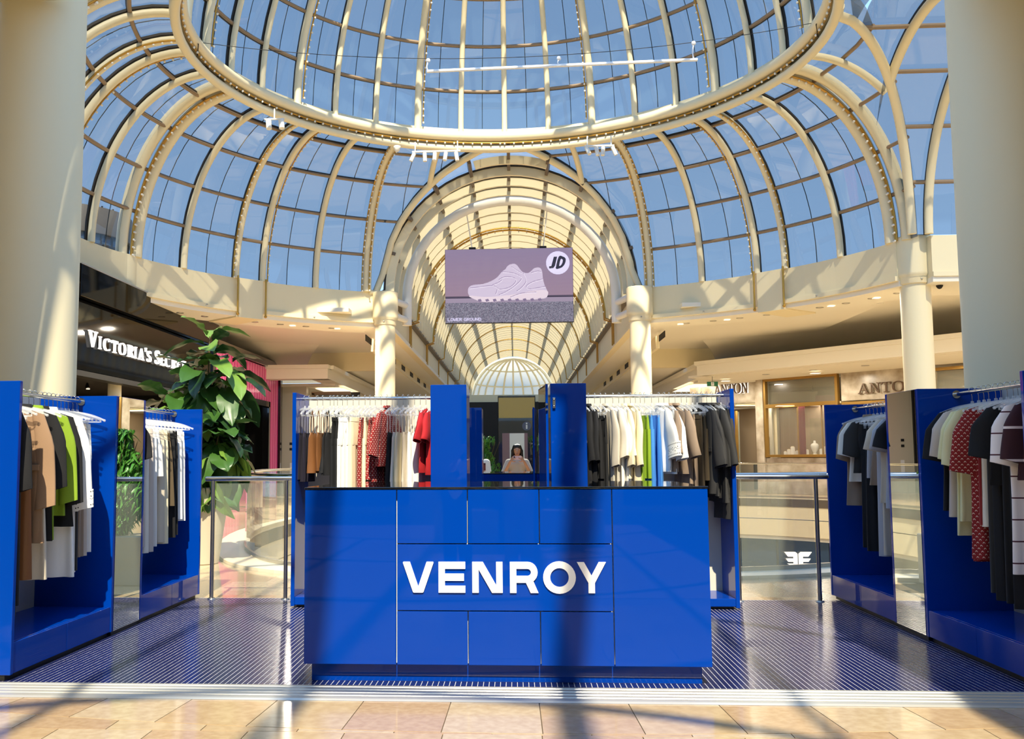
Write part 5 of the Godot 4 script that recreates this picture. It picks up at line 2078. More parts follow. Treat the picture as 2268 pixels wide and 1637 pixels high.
func cloth(nm: String, c: Color, tex: Texture2D = null, sc := V(1, 1, 1)) -> StandardMaterial3D:
	var m := mat(nm, c, 0.85)
	m.rim_enabled = true
	m.rim = 0.08
	m.rim_tint = 0.6
	m.normal_enabled = true
	m.normal_texture = M_tex.cloth
	m.normal_scale = 0.5
	m.uv1_scale = V(9, 9, 1)
	if tex:
		m.albedo_texture = tex
		m.normal_enabled = false
		m.uv1_scale = sc
	return m

var M_tex := {}

func chevron_tex() -> ImageTexture:
	var im := Image.create(64, 64, false, Image.FORMAT_RGB8)
	im.fill(Color8(140, 26, 24))
	for cell in [[0, 0], [32, 32], [0, 64], [64, 0], [64, 64], [32, -32], [-32, 32]]:
		var pts := []
		for i in 13:
			var t := -1.0 + i / 6.0
			pts.append(Vector2(cell[0] + 16 + 13 * t, cell[1] + 10 + 14 * t * t))
		for i in 13:
			var t := 1.0 - i / 6.0
			pts.append(Vector2(cell[0] + 16 + 11 * t, cell[1] + 18 + 13 * t * t))
		fill_poly(im, pts, Color8(238, 220, 200))
	return ImageTexture.create_from_image(im)

func stripe_tex(base: Color, line: Color, w: int) -> ImageTexture:
	var im := Image.create(8, 128, false, Image.FORMAT_RGB8)
	im.fill(base)
	im.fill_rect(Rect2i(0, 60, 8, w), line)
	return ImageTexture.create_from_image(im)

func motif_tex() -> ImageTexture:
	var im := Image.create(64, 128, false, Image.FORMAT_RGB8)
	im.fill(Color8(246, 243, 234))
	var k := Color8(22, 20, 20)
	for x in range(0, 64, 16):
		for y in [12, 104]:
			fill_poly(im, [Vector2(x + 3, y), Vector2(x + 12, y), Vector2(x + 9, y + 9), Vector2(x + 5, y + 9)], k)
	var pts := []
	for i in 17: pts.append(Vector2(i * 4.0, 60 + 9 * sin(TAU * i / 16.0)))
	stroke(im, pts, 2.5, k)
	fill_poly(im, [Vector2(16, 48), Vector2(26, 40), Vector2(24, 54)], k)
	fill_poly(im, [Vector2(48, 74), Vector2(58, 82), Vector2(46, 84)], k)
	return ImageTexture.create_from_image(im)

func ring(y: float, hw: float, ht: float, slope: float, amp: float, k: float, ph: float, n := 36, cx := 0.0, cz := 0.0) -> PackedVector3Array:
	var row := PackedVector3Array()
	for j in n:
		var a := TAU * j / n
		var ca := cos(a)
		var sa := sin(a)
		var x := hw * signf(ca) * pow(absf(ca), 0.85)
		var z := ht * signf(sa) * pow(absf(sa), 0.75)
		z += 1.35 * amp * sin(k * x * 10.0 + ph) + amp * 0.7 * sin(k * x * 23.0 + ph * 2.3) * signf(sa)
		row.append(V(cx + x, y - slope * absf(x), cz + z))
	return row

# closed-topped, open-hemmed cloth body lofted through [y, half width, half thickness, shoulder slope, fold size]
func drape(lv: Array, k: float, ph: float, cx := 0.0, cz := 0.0, sub := 4) -> MB:
	var rows := []
	for i in lv.size() - 1:
		for s in sub:
			var t := float(s) / sub
			var a: Array = lv[i]
			var b: Array = lv[i + 1]
			rows.append(ring(lerpf(a[0], b[0], t), lerpf(a[1], b[1], t), lerpf(a[2], b[2], t), lerpf(a[3], b[3], t), lerpf(a[4], b[4], t), k, ph + 0.25 * sin(i + t), 36, cx, cz))
	var e: Array = lv[lv.size() - 1]
	rows.append(ring(e[0], e[1], e[2], e[3], e[4], k, ph, 36, cx, cz))
	# turn the hem inwards so that the cloth has an inside edge
	rows.append(ring(e[0] - 0.002, e[1] * 0.985, maxf(e[2] - 0.004, 0.002), e[3], e[4], k, ph, 36, cx, cz))
	rows.append(ring(e[0] + 0.05, e[1] * 0.97, maxf(e[2] - 0.006, 0.001), e[3], e[4], k, ph, 36, cx, cz))
	var mb := MB.new()
	mb.grid(rows, true)
	return mb

func sleeve(sx: float, L: float, w: float, flare: float, ph: float, lean: float) -> MB:
	var rows := []
	for i in 10:
		var t := i / 9.0
		var row := PackedVector3Array()
		var cx := sx * (0.188 + 0.035 * minf(1.0, t * 4.0) + lean * t)
		var y := -0.150 - L * t - 0.02 * minf(1.0, t * 4.0)
		var hw := lerpf(0.045, w, minf(1.0, t * 3.0)) * (1.0 + flare * t)
		var ht := lerpf(0.016, 0.028, minf(1.0, t * 3.0)) * (1.0 + 0.5 * flare * t)
		for j in 18:
			var a := TAU * j / 18
			row.append(V(cx + hw * cos(a), y + (0.035 * (1.0 - t) - 0.02) * cos(a) * sx * -1.0, ht * sin(a) + 0.006 * t * sin(3.0 * a + ph) + 0.008 * sin(t * 5.0 + ph)))
		rows.append(row)
	var e: PackedVector3Array = rows[9]
	var inn := PackedVector3Array()
	var c := Vector3()
	for p in e: c += p / 18.0
	for p in e: inn.append(c + (p - c) * 0.88 + V(0, 0.004, 0))
	rows.append(inn)
	var mb := MB.new()
	mb.grid(rows, true)
	return mb

# kind: shirt, coat, trousers, shorts, skirt, slip, cami, dress, tee
func garment(kind: String, m: Material, L: float, label: String, group: String, xf: Transform3D, opt := {}) -> void:
	var cat: String = {"shirt": "shirt", "tee": "t-shirt", "coat": "coat", "trousers": "trousers", "shorts": "shorts", "skirt": "skirt", "slip": "dress", "cami": "top", "dress": "dress"}[kind]
	var o := thing({"tee": "tee_shirt", "cami": "camisole", "slip": "slip_dress"}.get(kind, kind), label, cat, Vector3(), group)
	o.transform = xf
	var ph := rng.randf() * TAU
	var k := rng.randf_range(2.2, 3.4)
	var th: float = opt.get("th", 0.024)
	if kind in ["shirt", "tee", "coat", "dress"]:
		var hem: float = opt.get("hem", 0.235 if kind != "coat" else 0.26)
		part("body", drape([[-0.112, 0.055, 0.010, 0.25, 0.0], [-0.118, 0.12, 0.014, 0.34, 0.0], [-0.128, 0.205, 0.016, 0.26, 0.001], [-0.30, 0.215, th, 0.05, 0.004], [-0.30 - (L - 0.30) * 0.5, lerpf(0.205, hem, 0.4), th, 0.0, 0.008], [-L, hem, th, 0.0, 0.012]], k, ph), m, o)
		var sl: float = opt.get("sleeve", 0.22)
		for s in [-1.0, 1.0]:
			var so := part("sleeve", sleeve(s, sl, opt.get("sw", 0.062), opt.get("flare", 0.1), ph + s, opt.get("lean", 0.03)), m, o)
			if opt.has("cuff"):
				var mb := MB.new()
				var row0 := PackedVector3Array()
				var row1 := PackedVector3Array()
				var cx: float = s * (0.223 + opt.get("lean", 0.03))
				for j in 18:
					var a := TAU * j / 18
					var hw: float = opt.get("sw", 0.062) * (1.0 + opt.get("flare", 0.1)) + 0.003
					row0.append(V(cx - s * 0.004 + hw * cos(a), -0.170 - sl + 0.13 - 0.02 * cos(a) * -s, 0.034 * sin(a)))
					row1.append(V(cx + hw * cos(a), -0.171 - sl - 0.02 * cos(a) * -s, 0.034 * sin(a)))
				mb.grid([row0, row1], true)
				for i in mb.uv.size(): mb.uv[i] = Vector2(mb.uv[i].x * 14.0, 0.0 if i < 19 else 1.0)
				part("cuff", mb, opt.cuff, so)
		if kind in ["shirt", "coat"]:
			var mb := MB.new()
			var rows := []
			for q in [[-0.118, 0.060, 0.014], [-0.088, 0.058, 0.020], [-0.082, 0.062, 0.022], [-0.105, 0.070, 0.026]]:
				rows.append(ring(q[0], q[1], q[2], 0.05, 0.0, 1.0, 0.0, 20))
			mb.grid(rows, true)
			part("collar", mb, m, o)
		if kind == "coat":
			var mb := MB.new()
			for z in [-1.0, 1.0]: mb.box(V(0, -0.52, z * (th + 0.006)), V(0.44, 0.04, 0.006), 0.002)
			part("belt", mb, m, o)
	elif kind == "trousers":
		part("seat", drape([[-0.200, 0.165, 0.010, 0.0, 0.002], [-0.235, 0.17, 0.014, 0.0, 0.004], [-0.36, 0.18, th, 0.0, 0.005], [-0.46, 0.185, th, 0.0, 0.005]], k, ph), m, o)
		for s in [-1.0, 1.0]:
			part("leg", drape([[-0.40, 0.088, th * 0.95, 0.0, 0.003], [-0.7, 0.094, th, 0.0, 0.006], [-L, 0.105, th * 0.9, 0.0, 0.008]], k * 1.4, ph + s, s * 0.094, s * 0.003), m, o)
		var mb := MB.new()
		mb.grid([ring(-0.198, 0.168, 0.013, 0.0, 0.002, k, ph), ring(-0.238, 0.172, 0.017, 0.0, 0.004, k, ph)], true)
		part("waistband", mb, m, o)
	elif kind == "shorts":
		part("seat", drape([[-0.200, 0.16, 0.010, 0.0, 0.002], [-0.24, 0.165, 0.015, 0.0, 0.004], [-0.36, 0.18, th, 0.0, 0.006]], k, ph), m, o)
		for s in [-1.0, 1.0]:
			part("leg", drape([[-0.33, 0.094, th, 0.0, 0.004], [-L, 0.112, th, 0.0, 0.009]], k * 1.5, ph + s, s * 0.098, s * 0.003), m, o)
	elif kind == "skirt":
		part("body", drape([[-0.200, 0.155, 0.010, 0.0, 0.002], [-0.24, 0.16, 0.014, 0.0, 0.004], [-0.45, 0.19, th, 0.0, 0.008], [-L, opt.get("hem", 0.22), th * 1.1, 0.0, 0.014]], k, ph), m, o)
		if opt.has("tie"):
			var mb := MB.new()
			mb.ball(V(0.10, -0.27, 0.03), V(0.03, 0.022, 0.02), 10)
			mb.tube([V(0.10, -0.27, 0.03), V(0.04, -0.34, 0.045), V(0.02, -0.42, 0.04)], [0.012, 0.016, 0.005], 8, false, true, 0.4)
			mb.tube([V(0.10, -0.27, 0.03), V(0.13, -0.36, 0.045), V(0.12, -0.47, 0.04)], [0.012, 0.016, 0.005], 8, false, true, 0.4)
			part("waist_tie", mb, m, o)
	elif kind in ["slip", "cami"]:
		var top := -0.34
		for s in [-1.0, 1.0]:
			for z in [-1.0, 1.0]:
				var mb := MB.new()
				mb.strap([V(s * 0.10, -0.125, 0.0), V(s * 0.105, -0.2, z * 0.012), V(s * 0.11, top - 0.005, z * 0.015)], [V(1, 0, 0), V(1, 0, 0), V(1, 0, 0)], [V(0, 0, 1), V(0, 0, 1), V(0, 0, 1)], opt.get("strap", 0.010), 0.003)
				part("shoulder_strap", mb, opt.get("strap_mat", m), o)
		var hem: float = opt.get("hem", 0.23)
		part("body", drape([[top - 0.012, 0.135, 0.012, -0.10, 0.002], [top - 0.06, 0.16, 0.016, -0.05, 0.005], [top - 0.22, 0.165, th, 0.0, 0.007], [-L, hem, th * 1.1, 0.0, 0.014]], k, ph), m, o)
	if opt.has("drawstring"):
		var mb := MB.new()
		for s in [-1.0, 1.0]: mb.tube([V(0.05 * s + 0.06, -0.225, 0.02), V(0.05 * s + 0.05, -0.30, 0.035), V(0.06 * s + 0.05, -0.40, 0.035)], 0.005, 6)
		part("drawstring", mb, opt.drawstring, o)
	if opt.has("side_stripe"):
		for s in [-1.0, 1.0]:
			var mb := MB.new()
			mb.strap([V(s * 0.186, -0.26, 0.0), V(s * 0.192, -0.5, 0.0), V(s * 0.204, -L + 0.01, 0.0)], [V(0, 0, 1), V(0, 0, 1), V(0, 0, 1)], [V(1, 0, 0), V(1, 0, 0), V(1, 0, 0)], 0.024, 0.012)
			part("side_stripe", mb, opt.side_stripe, o)

func rail_set(items: Array, zs: Array, place: Callable, where: String, group: String, order: String) -> void:
	for i in items.size():
		var it: Array = items[i]
		var xf: Transform3D = place.call(zs[i])
		var tail := "%s from %s on the %s" % [ORD[i], order, where]
		var clips: bool = it[0] in ["trousers", "shorts", "skirt"]
		hanger("clear plastic hanger, " + tail, "clear hangers on the " + where, xf, clips)
		if it[0] == "none": continue
		garment(it[0], it[1], it[2], it[3] + ", " + tail, group, xf, it[4] if it.size() > 4 else {})

func build_clothes() -> void:
	make_hanger_meshes()
	M_tex.cloth = noise_tex(0.05, Color.BLACK, Color.WHITE, 21, 256, 3, true)
	var chev := cloth("chevron", Color.WHITE, chevron_tex(), V(26, 26, 1))
	var white := cloth("cloth_white", Color8(240, 238, 232))
	var offw := cloth("cloth_offwhite", Color8(236, 230, 214))
	var cream := cloth("cloth_cream", Color8(238, 224, 186))
	var linen := cloth("cloth_linen", Color8(206, 194, 172))
	var taupe := cloth("cloth_taupe", Color8(142, 122, 102))
	var brown := cloth("cloth_brown", Color8(150, 120, 92))
	var satin := cloth("cloth_bronze", Color8(128, 84, 48))
	satin.roughness = 0.4
	var navy := cloth("cloth_navy", Color8(34, 28, 44))
	var black := cloth("cloth_black", Color8(14, 14, 17))
	var char_ := cloth("cloth_charcoal", Color8(46, 45, 44))
	var olive := cloth("cloth_olive", Color8(86, 72, 50))
	var green := cloth("cloth_green", Color8(128, 158, 34))
	var lime := cloth("cloth_lime_cream", Color8(226, 220, 168))
	var red := cloth("cloth_red", Color8(168, 18, 26))
	var blue_c := cloth("cloth_blue", Color8(64, 136, 214))
	var grey := cloth("cloth_grey", Color8(176, 176, 180))
	var stone := cloth("cloth_stone", Color8(198, 186, 174))
	var sw := cloth("cloth_striped_white", Color.WHITE, stripe_tex(Color8(238, 230, 226), Color8(72, 26, 38), 8), V(1, 7.5, 1))
	var sm := cloth("cloth_striped_maroon", Color.WHITE, stripe_tex(Color8(56, 22, 30), Color8(226, 212, 206), 10), V(1, 5.0, 1))
	var motif := cloth("cloth_motif", Color.WHITE, motif_tex(), V(1, 1, 1))
	var stripe_red := cloth("cloth_stripe_red", Color8(150, 40, 40))
	var stripe_black := cloth("cloth_stripe_black", Color8(40, 38, 38))
	var jit := func(a: float) -> float: return deg_to_rad(rng.randf_range(-a, a))
	# near left rack
	var A := [["dress", black, 1.45, "long black dress", {"sleeve": 0.5}], ["trousers", black, 1.40, "black wide trousers"], ["skirt", satin, 1.25, "brown wrap skirt with knotted waist", {"tie": true}], ["coat", brown, 1.02, "long brown knitted coat", {"sleeve": 0.62, "sw": 0.07}],
		["skirt", linen, 1.27, "oatmeal long skirt", {"hem": 0.24}], ["shirt", black, 1.02, "black long shirt", {"sleeve": 0.5}], ["trousers", green, 1.02, "lime green trousers with drawstring", {"drawstring": green}], ["shirt", green, 0.86, "lime green long-sleeved shirt", {"sleeve": 0.6, "sw": 0.06}],
		["coat", black, 0.94, "black long coat", {"sleeve": 0.62}], ["skirt", white, 1.30, "long white skirt", {"hem": 0.25}], ["shirt", white, 0.84, "white tunic with black embroidered cuffs", {"sleeve": 0.66, "sw": 0.066, "flare": 0.25, "cuff": motif}], ["trousers", white, 1.28, "white trousers with black side trim", {"side_stripe": stripe_black}],
		["trousers", taupe, 1.18, "taupe linen trousers"], ["trousers", taupe, 1.18, "taupe pleated trousers"], ["trousers", stone, 1.18, "stone trousers"], ["trousers", white, 1.16, "white trousers with drawstring", {"drawstring": white}], ["none"], ["none"]]
	var zA := [-6.12, -6.22, -6.33, -6.44, -6.50, -6.58, -6.67, -6.74, -6.83, -6.90, -6.96, -7.03, -7.10, -7.16, -7.22, -7.28, -7.36, -7.43]
	rail_set(A, zA, func(z): return Transform3D(Basis(Vector3.UP, jit.call(7.0) + 0.10), V(-3.395, 1.8255, z)), "near left rack", "clothes on the near left rack", "the front")
	# far left rack
	var B := [["dress", black, 0.98, "black dress", {"sleeve": 0.3}], ["trousers", taupe, 1.20, "taupe trousers"], ["trousers", stone, 1.22, "stone trousers"], ["trousers", offw, 1.28, "off-white pleated trousers"], ["trousers", stone, 1.28, "pale stone trousers"], ["trousers", white, 1.24, "white wide trousers"], ["shorts", white, 0.62, "short white shorts"], ["trousers", linen, 1.22, "oatmeal trousers"], ["trousers", cream, 1.24, "cream trousers"],
		["skirt", olive, 0.9, "olive satin skirt"], ["trousers", black, 1.20, "black trousers"], ["trousers", black, 1.18, "black slim trousers"], ["trousers", white, 1.04, "white cotton trousers"], ["trousers", white, 1.06, "crumpled white trousers"], ["none"]]
	var zB := []
	for i in B.size(): zB.append(-8.20 - 0.095 * i)
	rail_set(B, zB, func(z): return Transform3D(Basis(Vector3.UP, jit.call(6.0) + 0.10), V(-3.40, 1.8255, z)), "far left rack", "clothes on the far left rack", "the front")
	# near right rack
	var D := [["shirt", sm, 0.62, "maroon top with white stripes", {"sleeve": 0.34, "sw": 0.07}], ["dress", sw, 1.20, "white crinkled dress with maroon stripes", {"sleeve": 0.36, "sw": 0.075}], ["trousers", black, 1.42, "black trousers"], ["trousers", black, 1.40, "black pleated trousers"], ["tee", black, 0.66, "black boxy tee", {"sleeve": 0.32, "sw": 0.085, "flare": 0.2}], ["trousers", black, 1.40, "black wide trousers"], ["trousers", char_, 1.36, "charcoal trousers"], ["trousers", offw, 0.94, "cream trousers with red side stripe", {"side_stripe": stripe_red}],
		["dress", chev, 1.16, "red and white chevron patterned dress", {"sleeve": 0.42, "sw": 0.085, "flare": 0.2}], ["trousers", chev, 1.18, "red and white chevron patterned trousers"], ["tee", lime, 0.92, "pale lime tee", {"sleeve": 0.38, "sw": 0.075}], ["tee", lime, 1.02, "pale lime long tee", {"sleeve": 0.34, "sw": 0.075}], ["tee", stone, 0.9, "pinkish beige tee", {"sleeve": 0.32, "sw": 0.08}], ["tee", black, 0.86, "black wide tee", {"sleeve": 0.34, "sw": 0.085, "flare": 0.2}]]
	var zD := [-6.22, -6.31, -6.40, -6.48, -6.56, -6.63, -6.69, -6.77, -6.86, -6.93, -7.03, -7.10, -7.18, -7.28]
	rail_set(D, zD, func(z): return Transform3D(Basis(Vector3.UP, jit.call(6.0) - 0.08), V(3.285, 1.8255, z)), "near right rack", "clothes on the near right rack", "the front")
	# far right rack
	var C := [["tee", black, 0.62, "black tee", {"sleeve": 0.24, "sw": 0.08, "flare": 0.3}], ["tee", grey, 0.9, "grey white tee", {"sleeve": 0.26, "sw": 0.08, "flare": 0.2}], ["tee", linen, 0.86, "oatmeal tee", {"sleeve": 0.26, "sw": 0.08, "flare": 0.3}], ["trousers", linen, 1.30, "oatmeal trousers"], ["trousers", grey, 1.32, "pale grey linen trousers"], ["skirt", taupe, 0.72, "taupe skirt"], ["shorts", grey, 0.66, "pale grey shorts"], ["trousers", black, 1.30, "black trousers"], ["trousers", black, 1.28, "black slim trousers"], ["tee", char_, 0.62, "charcoal tee", {"sleeve": 0.3, "sw": 0.07}], ["tee", offw, 0.7, "off-white tee", {"sleeve": 0.3, "sw": 0.07}], ["shirt", taupe, 0.92, "taupe shirt", {"sleeve": 0.34}], ["none"]]
	var zC := []
	for i in C.size(): zC.append(-8.30 - 0.095 * i)
	rail_set(C, zC, func(z): return Transform3D(Basis(Vector3.UP, jit.call(6.0) - 0.08), V(3.29, 1.8255, z)), "far right rack", "clothes on the far right rack", "the front")
	# back rack, left half: hangers stand across the rail
	var E := [["cami", navy, 0.78, "dark navy strappy top", {"hem": 0.17}], ["cami", navy, 0.80, "dark navy ruched top", {"hem": 0.17}], ["cami", satin, 0.72, "bronze satin strappy top", {"hem": 0.17}], ["cami", satin, 0.70, "bronze ruched top", {"hem": 0.17}], ["cami", black, 0.72, "black strappy top", {"hem": 0.20}], ["cami", black, 0.74, "black satin strappy top", {"hem": 0.20}], ["trousers", black, 1.2, "black trousers"], ["trousers", black, 1.2, "black wide trousers"], ["trousers", white, 1.25, "white trousers"], ["trousers", white, 1.25, "white wide trousers"], ["trousers", cream, 1.25, "cream trousers"],
		["skirt", chev, 1.2, "red and white chevron skirt"], ["trousers", cream, 1.25, "cream slim trousers"], ["skirt", chev, 0.78, "short red and white chevron skirt"], ["trousers", chev, 1.25, "red and white chevron trousers"], ["shirt", chev, 0.66, "red and white chevron shirt", {"sleeve": 0.40, "sw": 0.08, "flare": 0.2, "th": 0.034, "lean": 0.10}], ["slip", black, 1.2, "black slip dress with white straps", {"strap_mat": white}], ["slip", offw, 1.25, "ivory satin slip dress"], ["slip", cream, 1.25, "cream satin slip dress"], ["slip", linen, 1.2, "oatmeal slip dress"], ["slip", white, 1.25, "white linen sundress"], ["slip", white, 1.2, "white strappy sundress"],
		["tee", red, 0.72, "red short-sleeved top", {"sleeve": 0.26, "sw": 0.075, "flare": 0.4, "lean": 0.10}], ["tee", red, 0.74, "red boxy top", {"sleeve": 0.26, "sw": 0.075, "flare": 0.4, "lean": 0.08}], ["trousers", red, 0.78, "red lace trousers"], ["shorts", red, 0.68, "red lace shorts"], ["trousers", navy, 1.2, "dark navy trousers"], ["trousers", black, 1.2, "black pinstripe trousers"]]
	var xE := [-2.005, -1.966, -1.885, -1.832, -1.760, -1.726, -1.690, -1.642, -1.596, -1.540, -1.484, -1.424, -1.376, -1.326, -1.270, -1.215, -1.165, -1.115, -1.060, -1.008, -0.950, -0.896, -0.842, -0.770, -0.722, -0.668, -0.615, -0.572]
	rail_set(E, xE, func(x): return Transform3D(Basis(Vector3.UP, -PI / 2 - deg_to_rad(14.0) + jit.call(7.0)), V(x, 1.9435, -9.30)), "left back rail", "clothes on the back rail left of the towers", "the left")
	# back rack, right half
	var F := [["tee", offw, 0.66, "ivory knitted tee", {"sleeve": 0.3, "sw": 0.085, "th": 0.03}], ["shirt", black, 0.8, "black shirt", {"sleeve": 0.46}], ["shirt", black, 0.82, "black overshirt", {"sleeve": 0.46}], ["shorts", black, 0.78, "black shorts"], ["trousers", black, 1.2, "black trousers"], ["shirt", linen, 0.98, "oatmeal jacket", {"sleeve": 0.5, "sw": 0.075}], ["dress", offw, 1.2, "long ivory shirt dress", {"sleeve": 0.42, "sw": 0.075}], ["dress", white, 1.2, "long white shirt dress", {"sleeve": 0.42, "sw": 0.075}], ["shirt", cream, 0.78, "pale yellow knitted shirt", {"sleeve": 0.5, "sw": 0.07}], ["shirt", cream, 0.80, "pale yellow textured shirt", {"sleeve": 0.5, "sw": 0.07}], ["skirt", green, 0.80, "green lace skirt"], ["shorts", green, 0.78, "green lace shorts"],
		["shorts", blue_c, 0.82, "bright blue shorts"], ["skirt", blue_c, 0.84, "bright blue denim skirt"], ["shirt", white, 0.72, "white embroidered shirt", {"sleeve": 0.42, "sw": 0.085, "flare": 0.3, "cuff": motif, "lean": 0.08}], ["shirt", white, 0.74, "white loose shirt", {"sleeve": 0.44, "sw": 0.085, "flare": 0.3, "lean": 0.10}], ["shirt", taupe, 0.72, "taupe shirt", {"sleeve": 0.40, "sw": 0.08, "flare": 0.2, "lean": 0.08}], ["shirt", taupe, 0.74, "taupe overshirt", {"sleeve": 0.42, "sw": 0.08, "flare": 0.2, "lean": 0.10}], ["trousers", taupe, 1.2, "taupe trousers"], ["trousers", taupe, 1.2, "taupe wide trousers"], ["trousers", olive, 1.0, "olive trousers"], ["shorts", olive, 0.80, "olive shorts"],
		["coat", char_, 0.92, "charcoal trench coat", {"sleeve": 0.5, "sw": 0.085, "lean": 0.10, "flare": 0.2}], ["coat", char_, 0.94, "charcoal belted coat", {"sleeve": 0.5, "sw": 0.085, "lean": 0.09, "flare": 0.2}], ["coat", char_, 0.96, "dark grey trench coat", {"sleeve": 0.5, "sw": 0.085, "lean": 0.08, "flare": 0.2}], ["coat", char_, 1.0, "dark grey long coat", {"sleeve": 0.52, "sw": 0.08}], ["dress", char_, 1.15, "long charcoal dress", {"sleeve": 0.5}]]
	var xF := [0.580, 0.640, 0.692, 0.752, 0.806, 0.852, 0.922, 0.978, 1.028, 1.086, 1.132, 1.178, 1.218, 1.282, 1.348, 1.398, 1.444, 1.500, 1.558, 1.606, 1.660, 1.702, 1.744, 1.792, 1.838, 1.882, 1.920]
	rail_set(F, xF, func(x): return Transform3D(Basis(Vector3.UP, -PI / 2 + deg_to_rad(14.0) + jit.call(7.0)), V(x, 1.9435, -9.30)), "right back rail", "clothes on the back rail right of the towers", "the left")

# ---------------------------------------------------------------- people (behind the camera, seen in the mirror)
func field_mesh(bones: Array, cell: float, k: float) -> MB:
	# bones: [a, b, ra, rb]; smooth union of tapered capsules, meshed as surface nets
	var lo := V(1e9, 1e9, 1e9)
	var hi := -lo
	for b in bones:
		var rm: float = maxf(b[2], b[3]) + k + cell * 2.0
		lo = lo.min((b[0] as Vector3).min(b[1]) - Vector3.ONE * rm)
		hi = hi.max((b[0] as Vector3).max(b[1]) + Vector3.ONE * rm)
	var nx := int((hi.x - lo.x) / cell) + 2
	var ny := int((hi.y - lo.y) / cell) + 2
	var nz := int((hi.z - lo.z) / cell) + 2
	var f := PackedFloat32Array()
	f.resize(nx * ny * nz)
	f.fill(1.0)
	for b in bones:
		var a: Vector3 = b[0]
		var ab: Vector3 = b[1] - a
		var l2 := maxf(ab.length_squared(), 1e-9)
		var ra: float = b[2]
		var rb: float = b[3]
		var rm := maxf(ra, rb) + k + cell * 1.5
		var p0 := ((a.min(b[1]) - Vector3.ONE * rm - lo) / cell).floor()
		var p1 := ((a.max(b[1]) + Vector3.ONE * rm - lo) / cell).ceil()
		for z in range(maxi(0, int(p0.z)), mini(nz, int(p1.z) + 1)):
			for y in range(maxi(0, int(p0.y)), mini(ny, int(p1.y) + 1)):
				var base := (z * ny + y) * nx
				for x in range(maxi(0, int(p0.x)), mini(nx, int(p1.x) + 1)):
					var p := lo + V(x, y, z) * cell - a
					var t := clampf(p.dot(ab) / l2, 0.0, 1.0)
					var d := (p - ab * t).length() - lerpf(ra, rb, t)
					var e := f[base + x]
					if d - e > k: continue
					if e - d > k: f[base + x] = d
					else:
						var h := k - absf(d - e)
						f[base + x] = minf(d, e) - h * h / (4.0 * k)
	var mb := MB.new()
	var id := PackedInt32Array()
	id.resize(nx * ny * nz)
	id.fill(-1)
	for z in nz - 1:
		for y in ny - 1:
			for x in nx - 1:
				var i0 := (z * ny + y) * nx + x
				var v0 := f[i0]
				var s := v0 < 0.0
				var mixd := false
				for q in [1, nx, nx + 1, nx * ny, nx * ny + 1, nx * ny + nx, nx * ny + nx + 1]:
					if (f[i0 + q] < 0.0) != s:
						mixd = true
						break
				if not mixd: continue
				var acc := Vector3()
				var cnt := 0
				var cv := []
				for c in 8: cv.append(f[i0 + (c & 1) + ((c >> 1) & 1) * nx + (c >> 2) * nx * ny])
				for ed in [[0, 1], [2, 3], [4, 5], [6, 7], [0, 2], [1, 3], [4, 6], [5, 7], [0, 4], [1, 5], [2, 6], [3, 7]]:
					var a: float = cv[ed[0]]
					var b: float = cv[ed[1]]
					if (a < 0.0) != (b < 0.0):
						var t := a / (a - b)
						var pa := V(ed[0] & 1, (ed[0] >> 1) & 1, ed[0] >> 2)
						var pb := V(ed[1] & 1, (ed[1] >> 1) & 1, ed[1] >> 2)
						acc += pa.lerp(pb, t)
						cnt += 1
				id[i0] = mb.v.size()
				mb.v.append(lo + (V(x, y, z) + acc / cnt) * cell)
				mb.n.append(V(cv[1] + cv[3] + cv[5] + cv[7] - cv[0] - cv[2] - cv[4] - cv[6], cv[2] + cv[3] + cv[6] + cv[7] - cv[0] - cv[1] - cv[4] - cv[5], cv[4] + cv[5] + cv[6] + cv[7] - cv[0] - cv[1] - cv[2] - cv[3]).normalized())
				mb.uv.append(Vector2())
	var st := [1, nx, nx * ny]
	for z in range(1, nz - 1):
		for y in range(1, ny - 1):
			for x in range(1, nx - 1):
				var i0 := (z * ny + y) * nx + x
				for ax in 3:
					var s0 := f[i0] < 0.0
					if s0 == (f[i0 + st[ax]] < 0.0): continue
					var u: int = st[(ax + 1) % 3]
					var w: int = st[(ax + 2) % 3]
					var q := [id[i0], id[i0 - u], id[i0 - u - w], id[i0 - w]]
					if q.has(-1): continue
					if s0: mb.ix.append_array(PackedInt32Array([q[0], q[2], q[1], q[0], q[3], q[2]]))
					else: mb.ix.append_array(PackedInt32Array([q[0], q[1], q[2], q[0], q[2], q[3]]))
	return mb

func hand_bones(wrist: Vector3, dir: Vector3, palm: Vector3, curl: float, thumb_side: float) -> Array:
	# dir: wrist to fingertips, palm: where the palm faces
	var side := dir.cross(palm).normalized() * thumb_side
	var out := []
	var k0 := wrist + dir * 0.085
	for i in 3: out.append([wrist + dir * 0.015 + side * (i - 1) * 0.016, k0 + side * (i - 1) * 0.026, 0.014, 0.013])
	var len := [0.074, 0.082, 0.076, 0.060]
	for i in 4:
		var p := k0 + side * (0.032 - 0.021 * i)
		var d := dir
		for j in 3:
			var bend := curl * (0.5 + 0.45 * j)
			d = (dir * cos(bend) + palm * sin(bend)).normalized()
			var L: float = len[i] * [0.45, 0.32, 0.23][j]
			out.append([p, p + d * L, 0.0095 - 0.001 * j, 0.009 - 0.001 * j])
			p += d * L
	var t0 := wrist + dir * 0.025 + side * 0.028
	var t1 := t0 + (dir * 0.55 + side * 0.75 + palm * 0.25).normalized() * 0.045
	var t2 := t1 + (dir * 0.7 + side * 0.2 + palm * 0.7).normalized() * 0.034
	out.append([wrist + dir * 0.015 + side * 0.01, t0, 0.014, 0.012])
	out.append([t0, t1, 0.0115, 0.010])
	out.append([t1, t2, 0.010, 0.008])
	return out

